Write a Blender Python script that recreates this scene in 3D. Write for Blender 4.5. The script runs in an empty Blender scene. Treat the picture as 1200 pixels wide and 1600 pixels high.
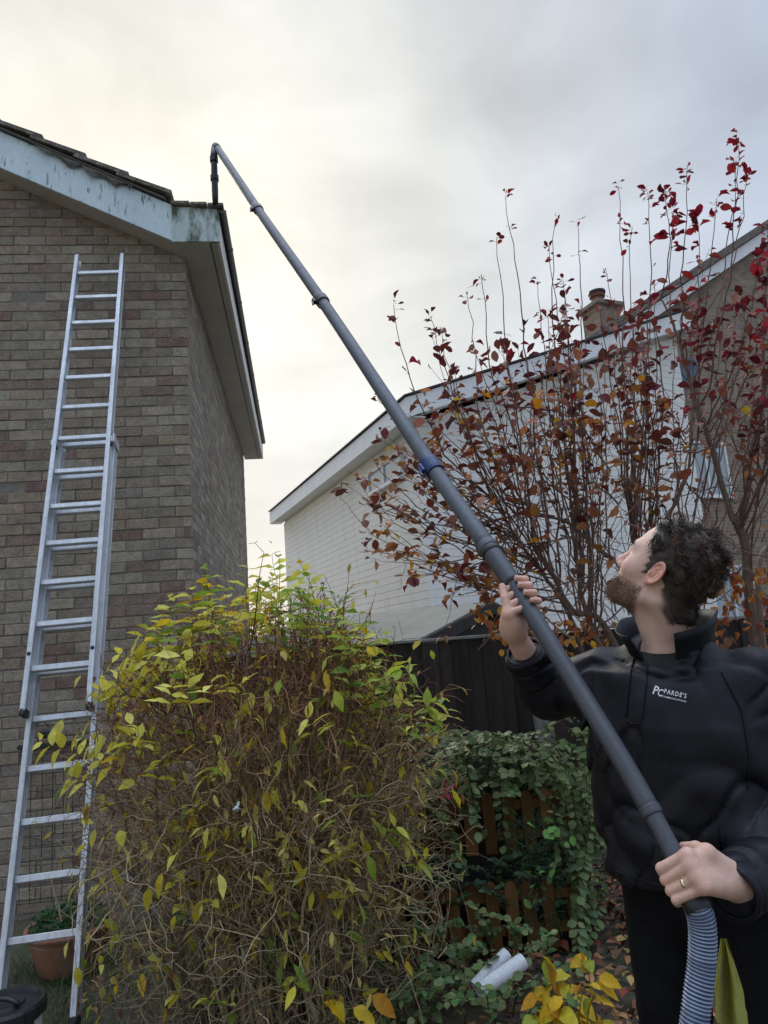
import bpy, math, random
import numpy as np
from math import sin, cos, pi, radians, atan2, sqrt
from mathutils import Matrix, Vector

S = bpy.context.scene
COL = S.collection
# ------------------------------------------------------------------ camera
FOC = 1110.0                      # focal length in pixels of the 1200 x 1600 photograph
PITCH, ROLL = radians(10.4), radians(4.2)
CAM = np.array([0.0, 0.0, 1.5])
FW = np.array([0, cos(PITCH), sin(PITCH)])
_u0 = np.array([0, -sin(PITCH), cos(PITCH)]); _r0 = np.array([1.0, 0, 0])
RT = _r0*cos(ROLL) - _u0*sin(ROLL)
UP = _r0*sin(ROLL) + _u0*cos(ROLL)
cd = bpy.data.cameras.new('camera'); cam = bpy.data.objects.new('camera', cd); COL.objects.link(cam)
cd.sensor_fit = 'VERTICAL'; cd.sensor_height = 36.0; cd.lens = FOC/1600*36.0
cd.clip_start = 0.05; cd.clip_end = 2000
_m = Matrix.Identity(4)
for i in range(3):
    _m[i][0] = RT[i]; _m[i][1] = UP[i]; _m[i][2] = -FW[i]; _m[i][3] = CAM[i]
cam.matrix_world = _m
S.camera = cam
# ------------------------------------------------------------------ world: overcast evening sky
SUN_EL, SUN_AZ = radians(30), radians(-20)     # azimuth from +Y towards +X
W = bpy.data.worlds.new('World'); S.world = W; W.use_nodes = True
nt = W.node_tree; nt.nodes.clear()
def N(t, **k):
    n = nt.nodes.new(t)
    for a, b in k.items():
        if a.startswith('i_'):
            n.inputs[a[2:].replace('_', ' ')].default_value = b
        else: setattr(n, a, b)
    return n
def L(a, b): nt.links.new(a, b)
def Mth(op, a, b=None, c=None, clamp=False):
    n = nt.nodes.new('ShaderNodeMath'); n.operation = op; n.use_clamp = clamp
    for i, x in enumerate((a, b, c)):
        if x is None: continue
        if isinstance(x, (int, float)): n.inputs[i].default_value = x
        else: nt.links.new(x, n.inputs[i])
    return n.outputs[0]
def Mix(f, a, b, mode='MIX'):
    n = nt.nodes.new('ShaderNodeMix'); n.data_type = 'RGBA'; n.blend_type = mode
    for s, x in ((n.inputs[0], f), (n.inputs[6], a), (n.inputs[7], b)):
        if isinstance(x, (int, float)): s.default_value = x
        elif isinstance(x, tuple): s.default_value = tuple(x) + ((1,) if len(x) == 3 else ())
        else: nt.links.new(x, s)
    return n.outputs[2]
sky = N('ShaderNodeTexSky', sky_type='NISHITA', sun_disc=False, sun_elevation=SUN_EL, sun_rotation=SUN_AZ)
skyc = Mix(1.0, sky.outputs[0], (0.10, 0.10, 0.10), 'MULTIPLY')
tc = N('ShaderNodeTexCoord')
sep = N('ShaderNodeSeparateXYZ'); L(tc.outputs['Generated'], sep.inputs[0])
mp = N('ShaderNodeMapping'); mp.inputs['Scale'].default_value = (1.0, 1.0, 2.0); L(tc.outputs['Generated'], mp.inputs[0])
nz = N('ShaderNodeTexNoise', i_Scale=4.6, i_Detail=7.0, i_Roughness=0.5, i_Distortion=0.35); L(mp.outputs[0], nz.inputs[0])
nz2 = N('ShaderNodeTexNoise', i_Scale=1.1, i_Detail=3.0); L(mp.outputs[0], nz2.inputs[0])
sd = (sin(SUN_AZ)*cos(SUN_EL), cos(SUN_AZ)*cos(SUN_EL), sin(SUN_EL))
dv = N('ShaderNodeVectorMath', operation='DOT_PRODUCT'); L(tc.outputs['Generated'], dv.inputs[0]); dv.inputs[1].default_value = sd
glow = Mth('POWER', Mth('MAXIMUM', dv.outputs['Value'], 0.0), 5.0)
cloud = Mix(glow, (0.325, 0.385, 0.495), (0.68, 0.655, 0.565))
cl = Mth('MULTIPLY_ADD', nz.outputs[0], 0.70, 0.65)
cl = Mth('MULTIPLY', cl, Mth('MULTIPLY_ADD', nz2.outputs[0], 0.40, 0.80))
zen = Mth('MULTIPLY_ADD', Mth('MAXIMUM', Mth('SUBTRACT', sep.outputs[2], 0.735), 0.0), 14.0, 1.0)   # overcast brightening overhead, steepened above the view to add light on the foreground
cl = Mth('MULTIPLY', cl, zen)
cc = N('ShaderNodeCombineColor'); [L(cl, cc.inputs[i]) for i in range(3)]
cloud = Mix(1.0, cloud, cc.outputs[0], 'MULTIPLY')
hz = Mth('MULTIPLY', Mth('SUBTRACT', 0.30, sep.outputs[2], clamp=True), 2.2, clamp=True)
warm = Mth('MULTIPLY', hz, Mth('POWER', Mth('MAXIMUM', Mth('MULTIPLY_ADD', sep.outputs[0], -1.0, 0.75), 0.0), 1.5), clamp=True)
cloud = Mix(warm, cloud, (0.69, 0.61, 0.49))
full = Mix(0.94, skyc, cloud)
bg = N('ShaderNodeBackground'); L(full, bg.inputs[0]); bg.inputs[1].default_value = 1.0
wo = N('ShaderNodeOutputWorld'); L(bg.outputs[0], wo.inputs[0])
# ------------------------------------------------------------------ sun behind thin cloud
sl = bpy.data.lights.new('sun', 'SUN'); sl.energy = 1.5; sl.angle = radians(30); sl.color = (1.0, 0.94, 0.84)
so = bpy.data.objects.new('sun', sl); COL.objects.link(so)
so.rotation_euler = Vector(sd).to_track_quat('Z', 'Y').to_euler()
vs = S.view_settings; vs.view_transform = 'Standard'; vs.look = 'None'; vs.exposure = 0.56; vs.gamma = 1.0; vs.use_curve_mapping = False

# ------------------------------------------------------------------ helpers: geometry from sight lines
def ray(x, y): return FW + RT*(x-600)/FOC + UP*(800-y)/FOC
def dep(x, y, d): return CAM + ray(x, y)*d
def at_y(x, y, Y):
    r = ray(x, y); return CAM + r*(Y/r[1])
def at_z(x, y, z):
    r = ray(x, y); return CAM + r*((z-CAM[2])/r[2])
def on(x, y, p, n):
    r = ray(x, y); return CAM + r*(np.dot(p-CAM, n)/np.dot(r, n))
def proj(P):
    v = np.asarray(P) - CAM; d = v@FW
    return 600+FOC*(v@RT)/d, 800-FOC*(v@UP)/d, d
A3 = lambda *a: np.array(a, float)
def unit(v): v = np.asarray(v, float); return v/np.linalg.norm(v)

# ------------------------------------------------------------------ helpers: objects
def link(o, parent=None, kind=None, label=None, cat=None, group=None):
    COL.objects.link(o)
    if parent is not None:
        o.parent = parent
        if parent.parent is None: o.matrix_parent_inverse = Matrix.Translation(-parent.location)
    if kind: o['kind'] = kind
    if label: o['label'] = label
    if cat: o['category'] = cat
    if group: o['group'] = group
    return o
def thing(name, loc, label, cat, group=None):
    o = bpy.data.objects.new(name, None); o.location = Vector([float(c) for c in loc]); o.empty_display_size = 0.1
    return link(o, None, None, label, cat, group)
class MB:
    def __init__(s): s.v=[]; s.l=[]; s.s=[]; s.c=[]; s.n=0
    def add(s, V, F, col=(1,1,1)):
        V = np.asarray(V, np.float32).reshape(-1,3)
        s.v.append(V)
        if isinstance(F, np.ndarray):
            s.l.append((F + s.n).ravel()); s.s.append(np.full(len(F), F.shape[1]))
        else:
            for f in F: s.l.append(np.asarray(f) + s.n); s.s.append(np.array([len(f)]))
        c = np.asarray(col, np.float32)
        s.c.append(np.broadcast_to(c, (len(V),3)) if c.ndim == 1 else c)
        s.n += len(V); return s
    def box(s, lo, hi, col=(1,1,1), fr=None, bev=0.0):
        lo = np.asarray(lo,float); hi = np.asarray(hi,float)
        V, F = bevbox(lo, hi, bev) if bev else cube(lo, hi)
        if fr is not None: V = fr(V)
        return s.add(V, F, col)
    def bar(s, a, b, w, t, side=None, col=(1,1,1), bev=0.0):
        a = np.asarray(a,float); b = np.asarray(b,float); ax = unit(b-a)
        sd_ = np.asarray(side if side is not None else (1,0,0) if abs(ax[0])<.9 else (0,1,0), float)
        sd_ = unit(sd_ - ax*np.dot(sd_,ax)); ot = np.cross(ax, sd_); ln = np.linalg.norm(b-a)
        fr = lambda V: a + np.outer(V[:,0],sd_) + np.outer(V[:,1],ot) + np.outer(V[:,2],ax)
        return s.box((-w/2,-t/2,0),(w/2,t/2,ln), col, fr, bev)
    def tube(s, pts, rad, sides=8, col=(1,1,1), cap=True):
        pts = np.asarray(pts,float); n = len(pts); rad = np.broadcast_to(np.asarray(rad,float),(n,))
        T = np.gradient(pts, axis=0); T /= np.linalg.norm(T,axis=1)[:,None]+1e-12
        ref = A3(0,0,1) if abs(T[:,2]).mean() < .8 else A3(0,1,0)
        if n > 3 and sides > 4:
            U = np.zeros_like(T); u = np.cross(T[0], ref)
            if np.linalg.norm(u) < 1e-3: u = np.cross(T[0], A3(1,0,0))
            for i in range(n):
                u = u - T[i]*np.dot(u,T[i]); u /= np.linalg.norm(u); U[i] = u
        else:
            U = np.cross(T, ref); U /= np.linalg.norm(U,axis=1)[:,None]+1e-9
        Vv = np.cross(T, U); a = np.arange(sides)*2*pi/sides
        R = pts[:,None,:] + rad[:,None,None]*(np.cos(a)[None,:,None]*U[:,None,:] + np.sin(a)[None,:,None]*Vv[:,None,:])
        i = np.arange(n-1)[:,None]*sides; j = np.arange(sides)[None,:]; k = (j+1)%sides
        F = np.stack([i+j, i+k, i+sides+k, i+sides+j], -1).reshape(-1,4)
        if np.ndim(col) == 2: col = np.repeat(np.asarray(col), sides, axis=0)
        s.add(R.reshape(-1,3), F, col)
        if cap:
            b = s.n - n*sides
            s.l.append(np.arange(sides)[::-1]+b); s.s.append(np.array([sides]))
            s.l.append(np.arange(sides)+b+(n-1)*sides); s.s.append(np.array([sides]))
        return s
    def lathe(s, prof, o, ax=(0,0,1), sides=20, col=(1,1,1)):
        ax = unit(ax); u = np.cross(ax, (1,0,0) if abs(ax[0])<.9 else (0,1,0)); u = unit(u); w = np.cross(ax,u)
        a = np.arange(sides)*2*pi/sides; o = np.asarray(o,float)
        V = np.array([o + ax*z + r*(cos(t)*u + sin(t)*w) for r,z in prof for t in a])
        n = len(prof); i = np.arange(n-1)[:,None]*sides; j = np.arange(sides)[None,:]; k = (j+1)%sides
        F = np.stack([i+j, i+k, i+sides+k, i+sides+j], -1).reshape(-1,4)
        return s.add(V, F, col)
    def build(s, name, mat, parent=None, smooth=False, kind=None, label=None, cat=None, group=None):
        me = bpy.data.meshes.new(name)
        V = np.concatenate(s.v); lp = np.concatenate(s.l).astype(np.int32); sz = np.concatenate(s.s).astype(np.int32)
        base = np.zeros(3)
        if parent is None and kind != 'structure':
            base = np.array([(V[:,0].min()+V[:,0].max())/2, (V[:,1].min()+V[:,1].max())/2, V[:,2].min()])
        me.vertices.add(len(V)); me.vertices.foreach_set('co', (V-base).astype(np.float32).ravel())
        me.loops.add(len(lp)); me.loops.foreach_set('vertex_index', lp)
        me.polygons.add(len(sz)); st = np.zeros(len(sz), np.int32); st[1:] = np.cumsum(sz)[:-1]
        me.polygons.foreach_set('loop_start', st)
        me.polygons.foreach_set('use_smooth', np.full(len(sz), bool(smooth)))
        at = me.attributes.new('Col', 'FLOAT_COLOR', 'POINT')
        c = np.ones((len(V),4), np.float32); c[:,:3] = np.concatenate(s.c); at.data.foreach_set('color', c.ravel())
        me.update(calc_edges=True); me.validate()
        if mat is not None: me.materials.append(mat)
        o = bpy.data.objects.new(name, me); o.location = base
        return link(o, parent, kind, label, cat, group)
def cube(lo, hi):
    x0,y0,z0 = lo; x1,y1,z1 = hi
    V = np.array([(x0,y0,z0),(x1,y0,z0),(x1,y1,z0),(x0,y1,z0),(x0,y0,z1),(x1,y0,z1),(x1,y1,z1),(x0,y1,z1)],float)
    F = np.array([(0,3,2,1),(4,5,6,7),(0,1,5,4),(1,2,6,5),(2,3,7,6),(3,0,4,7)])
    return V, F
def bevbox(lo, hi, b):
    lo = np.asarray(lo,float); hi = np.asarray(hi,float); V=[]; idx={}
    for sx in (0,1):
        for sy in (0,1):
            for sz in (0,1):
                c = np.where([sx,sy,sz], hi, lo); inn = np.where([sx,sy,sz], -b, b)
                for ax in range(3):
                    p = c.copy()
                    for k in range(3):
                        if k != ax: p[k] += inn[k]
                    idx[(sx,sy,sz,ax)] = len(V); V.append(p)
    F=[]
    for ax in range(3):
        o=[k for k in range(3) if k!=ax]
        for s_ in (0,1):
            q=[]
            for a,b_ in ((0,0),(1,0),(1,1),(0,1)):
                t=[0,0,0]; t[ax]=s_; t[o[0]]=a; t[o[1]]=b_; q.append(idx[(*t,ax)])
            F.append(q)
    for ax in range(3):
        o=[k for k in range(3) if k!=ax]
        for a in (0,1):
            for b_ in (0,1):
                t0=[0,0,0]; t1=[0,0,0]; t0[o[0]]=t1[o[0]]=a; t0[o[1]]=t1[o[1]]=b_; t1[ax]=1
                F.append([idx[(*t0,o[0])], idx[(*t1,o[0])], idx[(*t1,o[1])], idx[(*t0,o[1])]])
    for sx in (0,1):
        for sy in (0,1):
            for sz in (0,1): F.append([idx[(sx,sy,sz,k)] for k in range(3)])
    # orient outward
    V = np.array(V); ctr = (lo+hi)/2; G=[]
    for f in F:
        P = V[f]; n = np.cross(P[1]-P[0], P[2]-P[0])
        G.append(f if np.dot(n, P.mean(0)-ctr) > 0 else f[::-1])
    return V, G
def place(mesh, name, parent, M, color=None, mats=None):
    o = bpy.data.objects.new(name, mesh); link(o, parent); o.matrix_basis = M
    if color is not None: o.color = (*[float(c) for c in color], 1)
    return o
def mat4(x, y, z, p):
    m = Matrix.Identity(4)
    for i in range(3): m[i][0]=x[i]; m[i][1]=y[i]; m[i][2]=z[i]; m[i][3]=p[i]
    return m

# ------------------------------------------------------------------ helpers: materials
def mk(name, col, rough=.7, metal=0., spec=.5, var=.15, vs=6., fine=.1, fs=70., bump=0., bs=150., stretch=(1,1,1), attr=False,
       objcol=False, trans=0., col2=None, m2s=3., m2lo=.5, m2hi=.65, sss=0., sheen=0., coat=0.):
    global nt
    m = bpy.data.materials.new(name); m.use_nodes = True; keep = nt; nt = m.node_tree; nt.nodes.clear()
    out = N('ShaderNodeOutputMaterial'); b = N('ShaderNodeBsdfPrincipled')
    b.inputs['Roughness'].default_value = rough; b.inputs['Metallic'].default_value = metal; b.inputs['Specular IOR Level'].default_value = spec
    g = N('ShaderNodeNewGeometry'); mp = N('ShaderNodeMapping'); mp.inputs['Scale'].default_value = stretch; L(g.outputs['Position'], mp.inputs[0])
    c = col
    if attr:
        a = N('ShaderNodeAttribute', attribute_name='Col'); c = Mix(1.0, a.outputs['Color'], tuple(col), 'MULTIPLY')
    if objcol:
        oi = N('ShaderNodeObjectInfo'); c = Mix(1.0, c, oi.outputs['Color'], 'MULTIPLY')
    if col2 is not None:
        n3 = N('ShaderNodeTexNoise', i_Scale=m2s, i_Detail=6.0, i_Roughness=.65); L(mp.outputs[0], n3.inputs[0])
        mr = N('ShaderNodeMapRange'); L(n3.outputs[0], mr.inputs[0]); mr.inputs[1].default_value=m2lo; mr.inputs[2].default_value=m2hi
        c = Mix(mr.outputs[0], c, tuple(col2))
    f = None
    for amp, sc, det in ((var, vs, 5.), (fine, fs, 2.)):
        if amp <= 0: continue
        n1 = N('ShaderNodeTexNoise', i_Scale=sc, i_Detail=det, i_Roughness=.6); L(mp.outputs[0], n1.inputs[0])
        v = Mth('MULTIPLY_ADD', Mth('SUBTRACT', n1.outputs[0], .5), 4*amp, 1.0)
        f = v if f is None else Mth('MULTIPLY', f, v)
    if f is not None:
        k = N('ShaderNodeCombineColor'); [L(f, k.inputs[i]) for i in range(3)]; c = Mix(1.0, c, k.outputs[0], 'MULTIPLY')
        rv = Mth('MULTIPLY_ADD', Mth('SUBTRACT', f, 1.0), -.35, rough, clamp=True); L(rv, b.inputs['Roughness'])
    if isinstance(c, tuple): b.inputs['Base Color'].default_value = (*c[:3],1)
    else: L(c, b.inputs['Base Color'])
    if bump > 0:
        n2 = N('ShaderNodeTexNoise', i_Scale=bs, i_Detail=4.0, i_Roughness=.65); L(mp.outputs[0], n2.inputs[0])
        bp = N('ShaderNodeBump'); bp.inputs['Strength'].default_value = bump; bp.inputs['Distance'].default_value = .01; L(n2.outputs[0], bp.inputs['Height']); L(bp.outputs[0], b.inputs['Normal'])
    if sss: b.inputs['Subsurface Weight'].default_value = sss; b.inputs['Subsurface Radius'].default_value=(.012,.005,.003); b.inputs['Subsurface Scale'].default_value=1.0
    if sheen: b.inputs['Sheen Weight'].default_value = sheen; b.inputs['Sheen Roughness'].default_value=.4
    if coat: b.inputs['Coat Weight'].default_value = coat; b.inputs['Coat Roughness'].default_value=.15
    sh = b.outputs[0]
    if trans:
        t = N('ShaderNodeBsdfTranslucent')
        if isinstance(c, tuple): t.inputs[0].default_value = (*c[:3],1)
        else: L(c, t.inputs[0])
        mx = N('ShaderNodeMixShader'); mx.inputs[0].default_value = trans; L(sh, mx.inputs[1]); L(t.outputs[0], mx.inputs[2]); sh = mx.outputs[0]
    L(sh, out.inputs[0]); nt = keep
    return m
def srgb(r, g, b):
    return tuple((c/255/12.92 if c/255 <= .04045 else ((c/255+.055)/1.055)**2.4) for c in (r,g,b))

# ------------------------------------------------------------------ helpers: noise, implicit surfaces
_lat = np.random.default_rng(3).random((32,32,32)).astype(np.float32)
def vnoise(P):
    P = np.asarray(P, np.float32); i = np.floor(P).astype(np.int32); f = P - i; f = f*f*(3-2*f); r = 0
    for dx in (0,1):
        wx = f[...,0] if dx else 1-f[...,0]
        for dy in (0,1):
            wy = f[...,1] if dy else 1-f[...,1]
            for dz in (0,1):
                wz = f[...,2] if dz else 1-f[...,2]
                r = r + wx*wy*wz*_lat[(i[...,0]+dx)&31, (i[...,1]+dy)&31, (i[...,2]+dz)&31]
    return r*2-1
def smin(a, b, k): h = np.maximum(k-np.abs(a-b), 0)/k; return np.minimum(a,b) - h*h*k*.25
def smax(a, b, k): return -smin(-a,-b,k)
def s_cap(P, a, b, ra, rb):
    a = np.asarray(a,np.float32); b = np.asarray(b,np.float32); ab = b-a; t = np.clip(((P-a)@ab)/max(float(ab@ab),1e-9),0,1)
    return np.linalg.norm(P-a-t[...,None]*ab,axis=-1) - (ra+(rb-ra)*t)
def s_ell(P, c, r):
    r = np.asarray(r,np.float32); q = (P-np.asarray(c,np.float32))
    k0 = np.linalg.norm(q/r,axis=-1); k1 = np.linalg.norm(q/(r*r),axis=-1)+1e-9
    return k0*(k0-1)/k1
def nets(f, lo, hi, h):
    lo = np.asarray(lo,float); n = np.ceil((np.asarray(hi)-lo)/h).astype(int)+1
    ax = [np.arange(n[k],dtype=np.float32)*h+lo[k] for k in range(3)]
    v = np.empty(n, np.float32)
    for i0 in range(0, n[0], 24):
        G = np.stack(np.meshgrid(ax[0][i0:i0+24],ax[1],ax[2],indexing='ij'),-1).astype(np.float32); v[i0:i0+24] = f(G)
    ins = v < 0; c = np.zeros(n-1,int)
    for a in (0,1):
        for b in (0,1):
            for d in (0,1): c += ins[a:n[0]-1+a, b:n[1]-1+b, d:n[2]-1+d]
    act = np.argwhere((c>0)&(c<8)); idm = -np.ones(n-1,int); idm[tuple(act.T)] = np.arange(len(act))
    sm = np.zeros((len(act),3)); ct = np.zeros(len(act))
    cor = np.array([(a,b,d) for a in (0,1) for b in (0,1) for d in (0,1)])
    for p in range(8):
        for q in range(p+1,8):
            if np.abs(cor[p]-cor[q]).sum() != 1: continue
            A = v[tuple((act+cor[p]).T)]; B = v[tuple((act+cor[q]).T)]; m = (A<0)!=(B<0)
            t = np.where(m, A/(A-B+1e-20), 0); pt = cor[p]+(cor[q]-cor[p])*t[:,None]
            sm[m] += pt[m]; ct[m] += 1
    V = lo + h*(act + sm/ct[:,None]); Q=[]
    for k in range(3):
        o=[j for j in range(3) if j!=k]; s0=[slice(None)]*3; s1=[slice(None)]*3; s0[k]=slice(0,-1); s1[k]=slice(1,None)
        e = np.argwhere(ins[tuple(s0)] != ins[tuple(s1)])
        e = e[(e[:,o[0]]>0)&(e[:,o[1]]>0)&(e[:,o[0]]<n[o[0]]-1)&(e[:,o[1]]<n[o[1]]-1)]
        fl = ins[tuple(e.T)]; C=[]
        for a,b in ((1,1),(0,1),(0,0),(1,0)):
            g = e.copy(); g[:,o[0]]-=a; g[:,o[1]]-=b; C.append(idm[tuple(g.T)])
        C = np.stack(C,-1)
        if k == 1: fl = ~fl
        C = np.where(fl[:,None], C, C[:,::-1]); Q.append(C)
    return V, np.concatenate(Q)
def relax(V, F, it=1, lam=.5):
    for _ in range(it):
        s_ = np.zeros_like(V); c = np.zeros(len(V))
        for a in range(4):
            b = (a+1)%4
            np.add.at(s_, F[:,a], V[F[:,b]]); np.add.at(c, F[:,a], 1)
            np.add.at(s_, F[:,b], V[F[:,a]]); np.add.at(c, F[:,b], 1)
        V = V + lam*(s_/np.maximum(c,1)[:,None]-V)
    return V
rng = np.random.default_rng(11); random.seed(5)
# =================================================================== SETTING
# ---- frame of the brick house: corner, d1 recedes along its side wall, d2 runs along its gable to the right
D1 = ray(470,1015); D1[2]=0; D1 = unit(D1); D2 = A3(D1[1],-D1[0],0)
WP = dep(100,1000,4.77)
HC = on(297,740,WP,D1); HC[2] = 0
def HW(V):                       # (along gable, back, z) -> world
    V = np.atleast_2d(V); return HC + np.outer(V[:,0],D2) + np.outer(V[:,1],D1) + np.outer(V[:,2],A3(0,0,1))
SOF, TANR = 4.468, 0.485          # soffit height, roof slope
HWID, HDEP = 7.6, 5.66
# ---- ground
soil = mk('soil', (.105,.086,.062), .95, var=.3, vs=1.2, fine=.25, fs=30, bump=.8, bs=25, col2=(.06,.075,.03), m2s=1.2, m2lo=.5, m2hi=.6)
gm = MB(); nx = 90
xs = np.concatenate([[-900,-200,-60,-20],np.linspace(-7,7,nx),[20,60,200,900]]); ys = np.concatenate([[-900,-100,-20],np.linspace(-3,12,nx),[25,60,200,900]])
GX,GY = np.meshgrid(xs,ys,indexing='ij')
GZ = .03*vnoise(np.stack([GX*1.3,GY*1.3,GX*0+.5],-1)) - .03
GZ = np.where((np.abs(GX)>7)|(GY>12)|(GY<-3), -.03, GZ)
V = np.stack([GX,GY,GZ],-1).reshape(-1,3); a,b_ = len(xs),len(ys)
I = (np.arange(a-1)[:,None]*b_+np.arange(b_-1)[None,:])
gm.add(V, np.stack([I,I+b_,I+b_+1,I+1],-1).reshape(-1,4)); gm.build('ground', soil, kind='structure', smooth=True)

# ---- brick house on the left
mortar = mk('mortar', (.215,.195,.165), .95, var=.2, fine=.2, bump=.5)
brickm = mk('brick_clay', (1,1,1), .92, spec=.25, var=.24, vs=16, fine=.26, fs=75, bump=.8, bs=110, attr=True, objcol=True, col2=(.40,.385,.36), m2s=30., m2lo=.64, m2hi=.74)
paint = mk('barge_paint', (.62,.755,.80), .5, var=.09, vs=4, fine=.08, fs=90, stretch=(1,1,.22), col2=(.13,.18,.155), m2s=30., m2lo=.575, m2hi=.66, bump=.15)
paint2 = mk('boxend_paint', (.56,.66,.66), .6, var=.12, vs=8, fine=.1, fs=80, stretch=(1,1,.35), col2=(.085,.115,.07), m2s=11., m2lo=.47, m2hi=.62, bump=.2)
soffm = mk('soffit_board', (.50,.465,.42), .6, var=.12, vs=2, fine=.05)
fascm = mk('fascia_white', (.62,.62,.58), .45, var=.12, vs=5, fine=.05)
tilem = mk('roof_tile', (.16,.135,.115), .95, var=.3, vs=9, fine=.25, fs=80, bump=1.0, bs=70, col2=(.33,.32,.27), m2s=22, m2lo=.50, m2hi=.66)
gutm = mk('gutter_plastic', (.12,.117,.11), .35, var=.1)
house = thing('brick_house', HW([[-HWID/2,HDEP/2,0]])[0], 'grey brown brick house with ladder leaning on its gable and pale blue bargeboard', 'house')
roofz = lambda al: SOF + .01 + (-.05-al)*TANR          # underside of bargeboard along the gable
wl = MB()
# mortar core, set back 9 mm behind the brick faces
P = [(-.009,.009,0),(-HWID+.009,.009,0)]
apex = -HWID/2
def prism(poly, lo, hi, fr):        # poly in (al,z), extruded from back=lo to hi
    n=len(poly); V=np.array([(p[0],lo,p[1]) for p in poly]+[(p[0],hi,p[1]) for p in poly]); F=[list(range(n)),list(range(n,2*n))[::-1]]
    F+=[[i,(i+n),(i+1)%n+n,(i+1)%n] for i in range(n)]
    return fr(V),F
eaveL = SOF
core=[(-.0015,-.1),(-.0015,SOF+.12),(apex,roofz(apex)+.2),(-HWID+.009,SOF+.12),(-HWID+.009,-.1)]
wl.add(*prism(core,.0055,HDEP-.009,HW)); wl.build('wall', mortar, house)
# bricks
tpl = []
def brick_tpl(seed):
    r=np.random.default_rng(seed); b=.006
    V=np.array([(-.5,1,-.5),(.5,1,-.5),(.5,1,.5),(-.5,1,.5),(-.5,.05,-.5),(.5,.05,-.5),(.5,.05,.5),(-.5,.05,.5),
                (-.5+.014,0,-.5+.05),(.5-.014,0,-.5+.05),(.5-.014,0,.5-.05),(-.5+.014,0,.5-.05)],float)
    V[4:,0]+=r.normal(0,.004,8); V[4:,2]+=r.normal(0,.022,8); V[8:,1]+=r.normal(0,.02,4)
    F=[(8,9,10,11)]+[(4+i,4+(i+1)%4,8+(i+1)%4,8+i) for i in range(4)]+[(i,(i+1)%4,4+(i+1)%4,4+i) for i in range(4)]
    return V,np.array(F)
tpls=[brick_tpl(k) for k in range(6)]
tmesh=[]
for V,F in tpls:
    m_=MB().add(V,F); o=m_.build('brick',brickm,kind='structure'); tmesh.append(o.data); bpy.data.objects.remove(o)
BR=[(150,142,130),(142,133,121),(135,126,116),(155,147,135),(141,136,125),(132,119,110),(145,133,118),(136,130,122),(152,146,136)]
def bcol():
    c=np.array(srgb(*BR[rng.integers(len(BR))]))
    if rng.random()<.05: c=np.array(srgb(128,110,104))
    return c*rng.uniform(1.02,1.20)*np.array([1.03,.995,.93])
rows=[]      # (face, u0, u1, z, colour)
for k in range(int(7.2/.075)):
    z=.005+k*.075
    # gable: right end at al=0
    lim=-1e9
    ztop=z+.07
    left=-HWID; right=0.
    if ztop>SOF+.05:
        dz=(ztop-SOF-.10)/TANR
        right=min(0,-.02-dz); left=-HWID+.02+dz
    x=right
    if right==0.: x = 0.-(.1125 if k%2 else 0); 
    if right==0. and k%2: rows.append(('g',-.1025,0.,z))
    if right<0: x=right-((right-k%2*.1125)%.225) if False else -(math.floor(-right/.225)*.225+(k%2)*.1125)
    if right<0 and x<right-.0: rows.append(('g',max(x+.005,left),right,z)) if right-x>.05 else None
    while x-.215>left:
        rows.append(('g',x-.215-.0,x,z)); x-=.225
    if x-left>.04: rows.append(('g',left,x,z))
    if z<SOF-.03:
        y=0.+(0 if k%2 else .1125)
        if not k%2: rows.append(('s',0.,.1025,z))
        while y+.215<HDEP: rows.append(('s',y,y+.215,z)); y+=.225
        if HDEP-y>.04: rows.append(('s',y,HDEP,z))
cand=[]
for i,(f,u0,u1,z) in enumerate(rows):
    if f=='g':
        p=HW([[(u0+u1)/2,0,z+.0325]])[0]; x,y,d=proj(p)
        if 0<x<310 and 150<y<1480:
            hid = (x>290-(y-900)*.15 and y>930)
            cand.append((d+(10 if hid else 0),i))
solo=set(i for _,i in sorted(cand)[:300])
rest=MB()
for i,(f,u0,u1,z) in enumerate(rows):
    w=u1-u0+.002; h=.0668; dp=.05; jit=rng.normal(0,.0022)
    c=((u0+u1)/2, z+.0325+rng.normal(0,.0012)); col=bcol(); t=rng.integers(6)
    if f=='g': X,Y,Z,o=D2*w, D1*dp, A3(0,0,h), HW([[c[0],jit,c[1]]])[0]
    else:
        X,Y,Z,o=D1*w, -D2*dp, A3(0,0,h), HW([[jit*.3,c[0],c[1]]])[0]
    if i in solo: place(tmesh[t],'brick',house,mat4(X,Y,Z,o),col)
    else:
        V=tpls[t][0]; rest.add(o+np.outer(V[:,0],X)+np.outer(V[:,1],Y)+np.outer(V[:,2],Z), tpls[t][1], col)
rest.build('brickwork',brickm,house,kind='stuff')
# bargeboard and box end, 0.2 m in front of the wall
VO=.215
bb=MB(); t0,t1=-.046,apex
bb.add(*prism([(t0,roofz(t0)+.0),(t0,roofz(t0)+.285),(t1,roofz(t1)+.30),(t1,roofz(t1))],-VO,-VO+.022,HW)); bb.build('bargeboard',paint,house)
bl=MB(); bl.add(*prism([(-HWID-.0,roofz(-.05)),(-HWID-.0,roofz(-.05)+.285),(t1-.001,roofz(t1)+.30),(t1-.001,roofz(t1))],-VO,-VO+.022,HW)); bl.build('bargeboard',paint,house)
vs_=MB(); vs_.add(*prism([(t0+.0,roofz(t0)+.012),(t0,roofz(t0)+.03),(t1,roofz(t1)+.03),(t1,roofz(t1)+.012)],-VO+.023,.015,HW)); vs_.build('verge_soffit',soffm,house)
be=MB(); be.add(*prism([(-.043,SOF+.004),(.281,SOF+.004),(.281,SOF+.265),(-.043,SOF+.285)],-VO-.003,-VO+.021,HW)); be.build('box_end',paint2,house)
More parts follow.
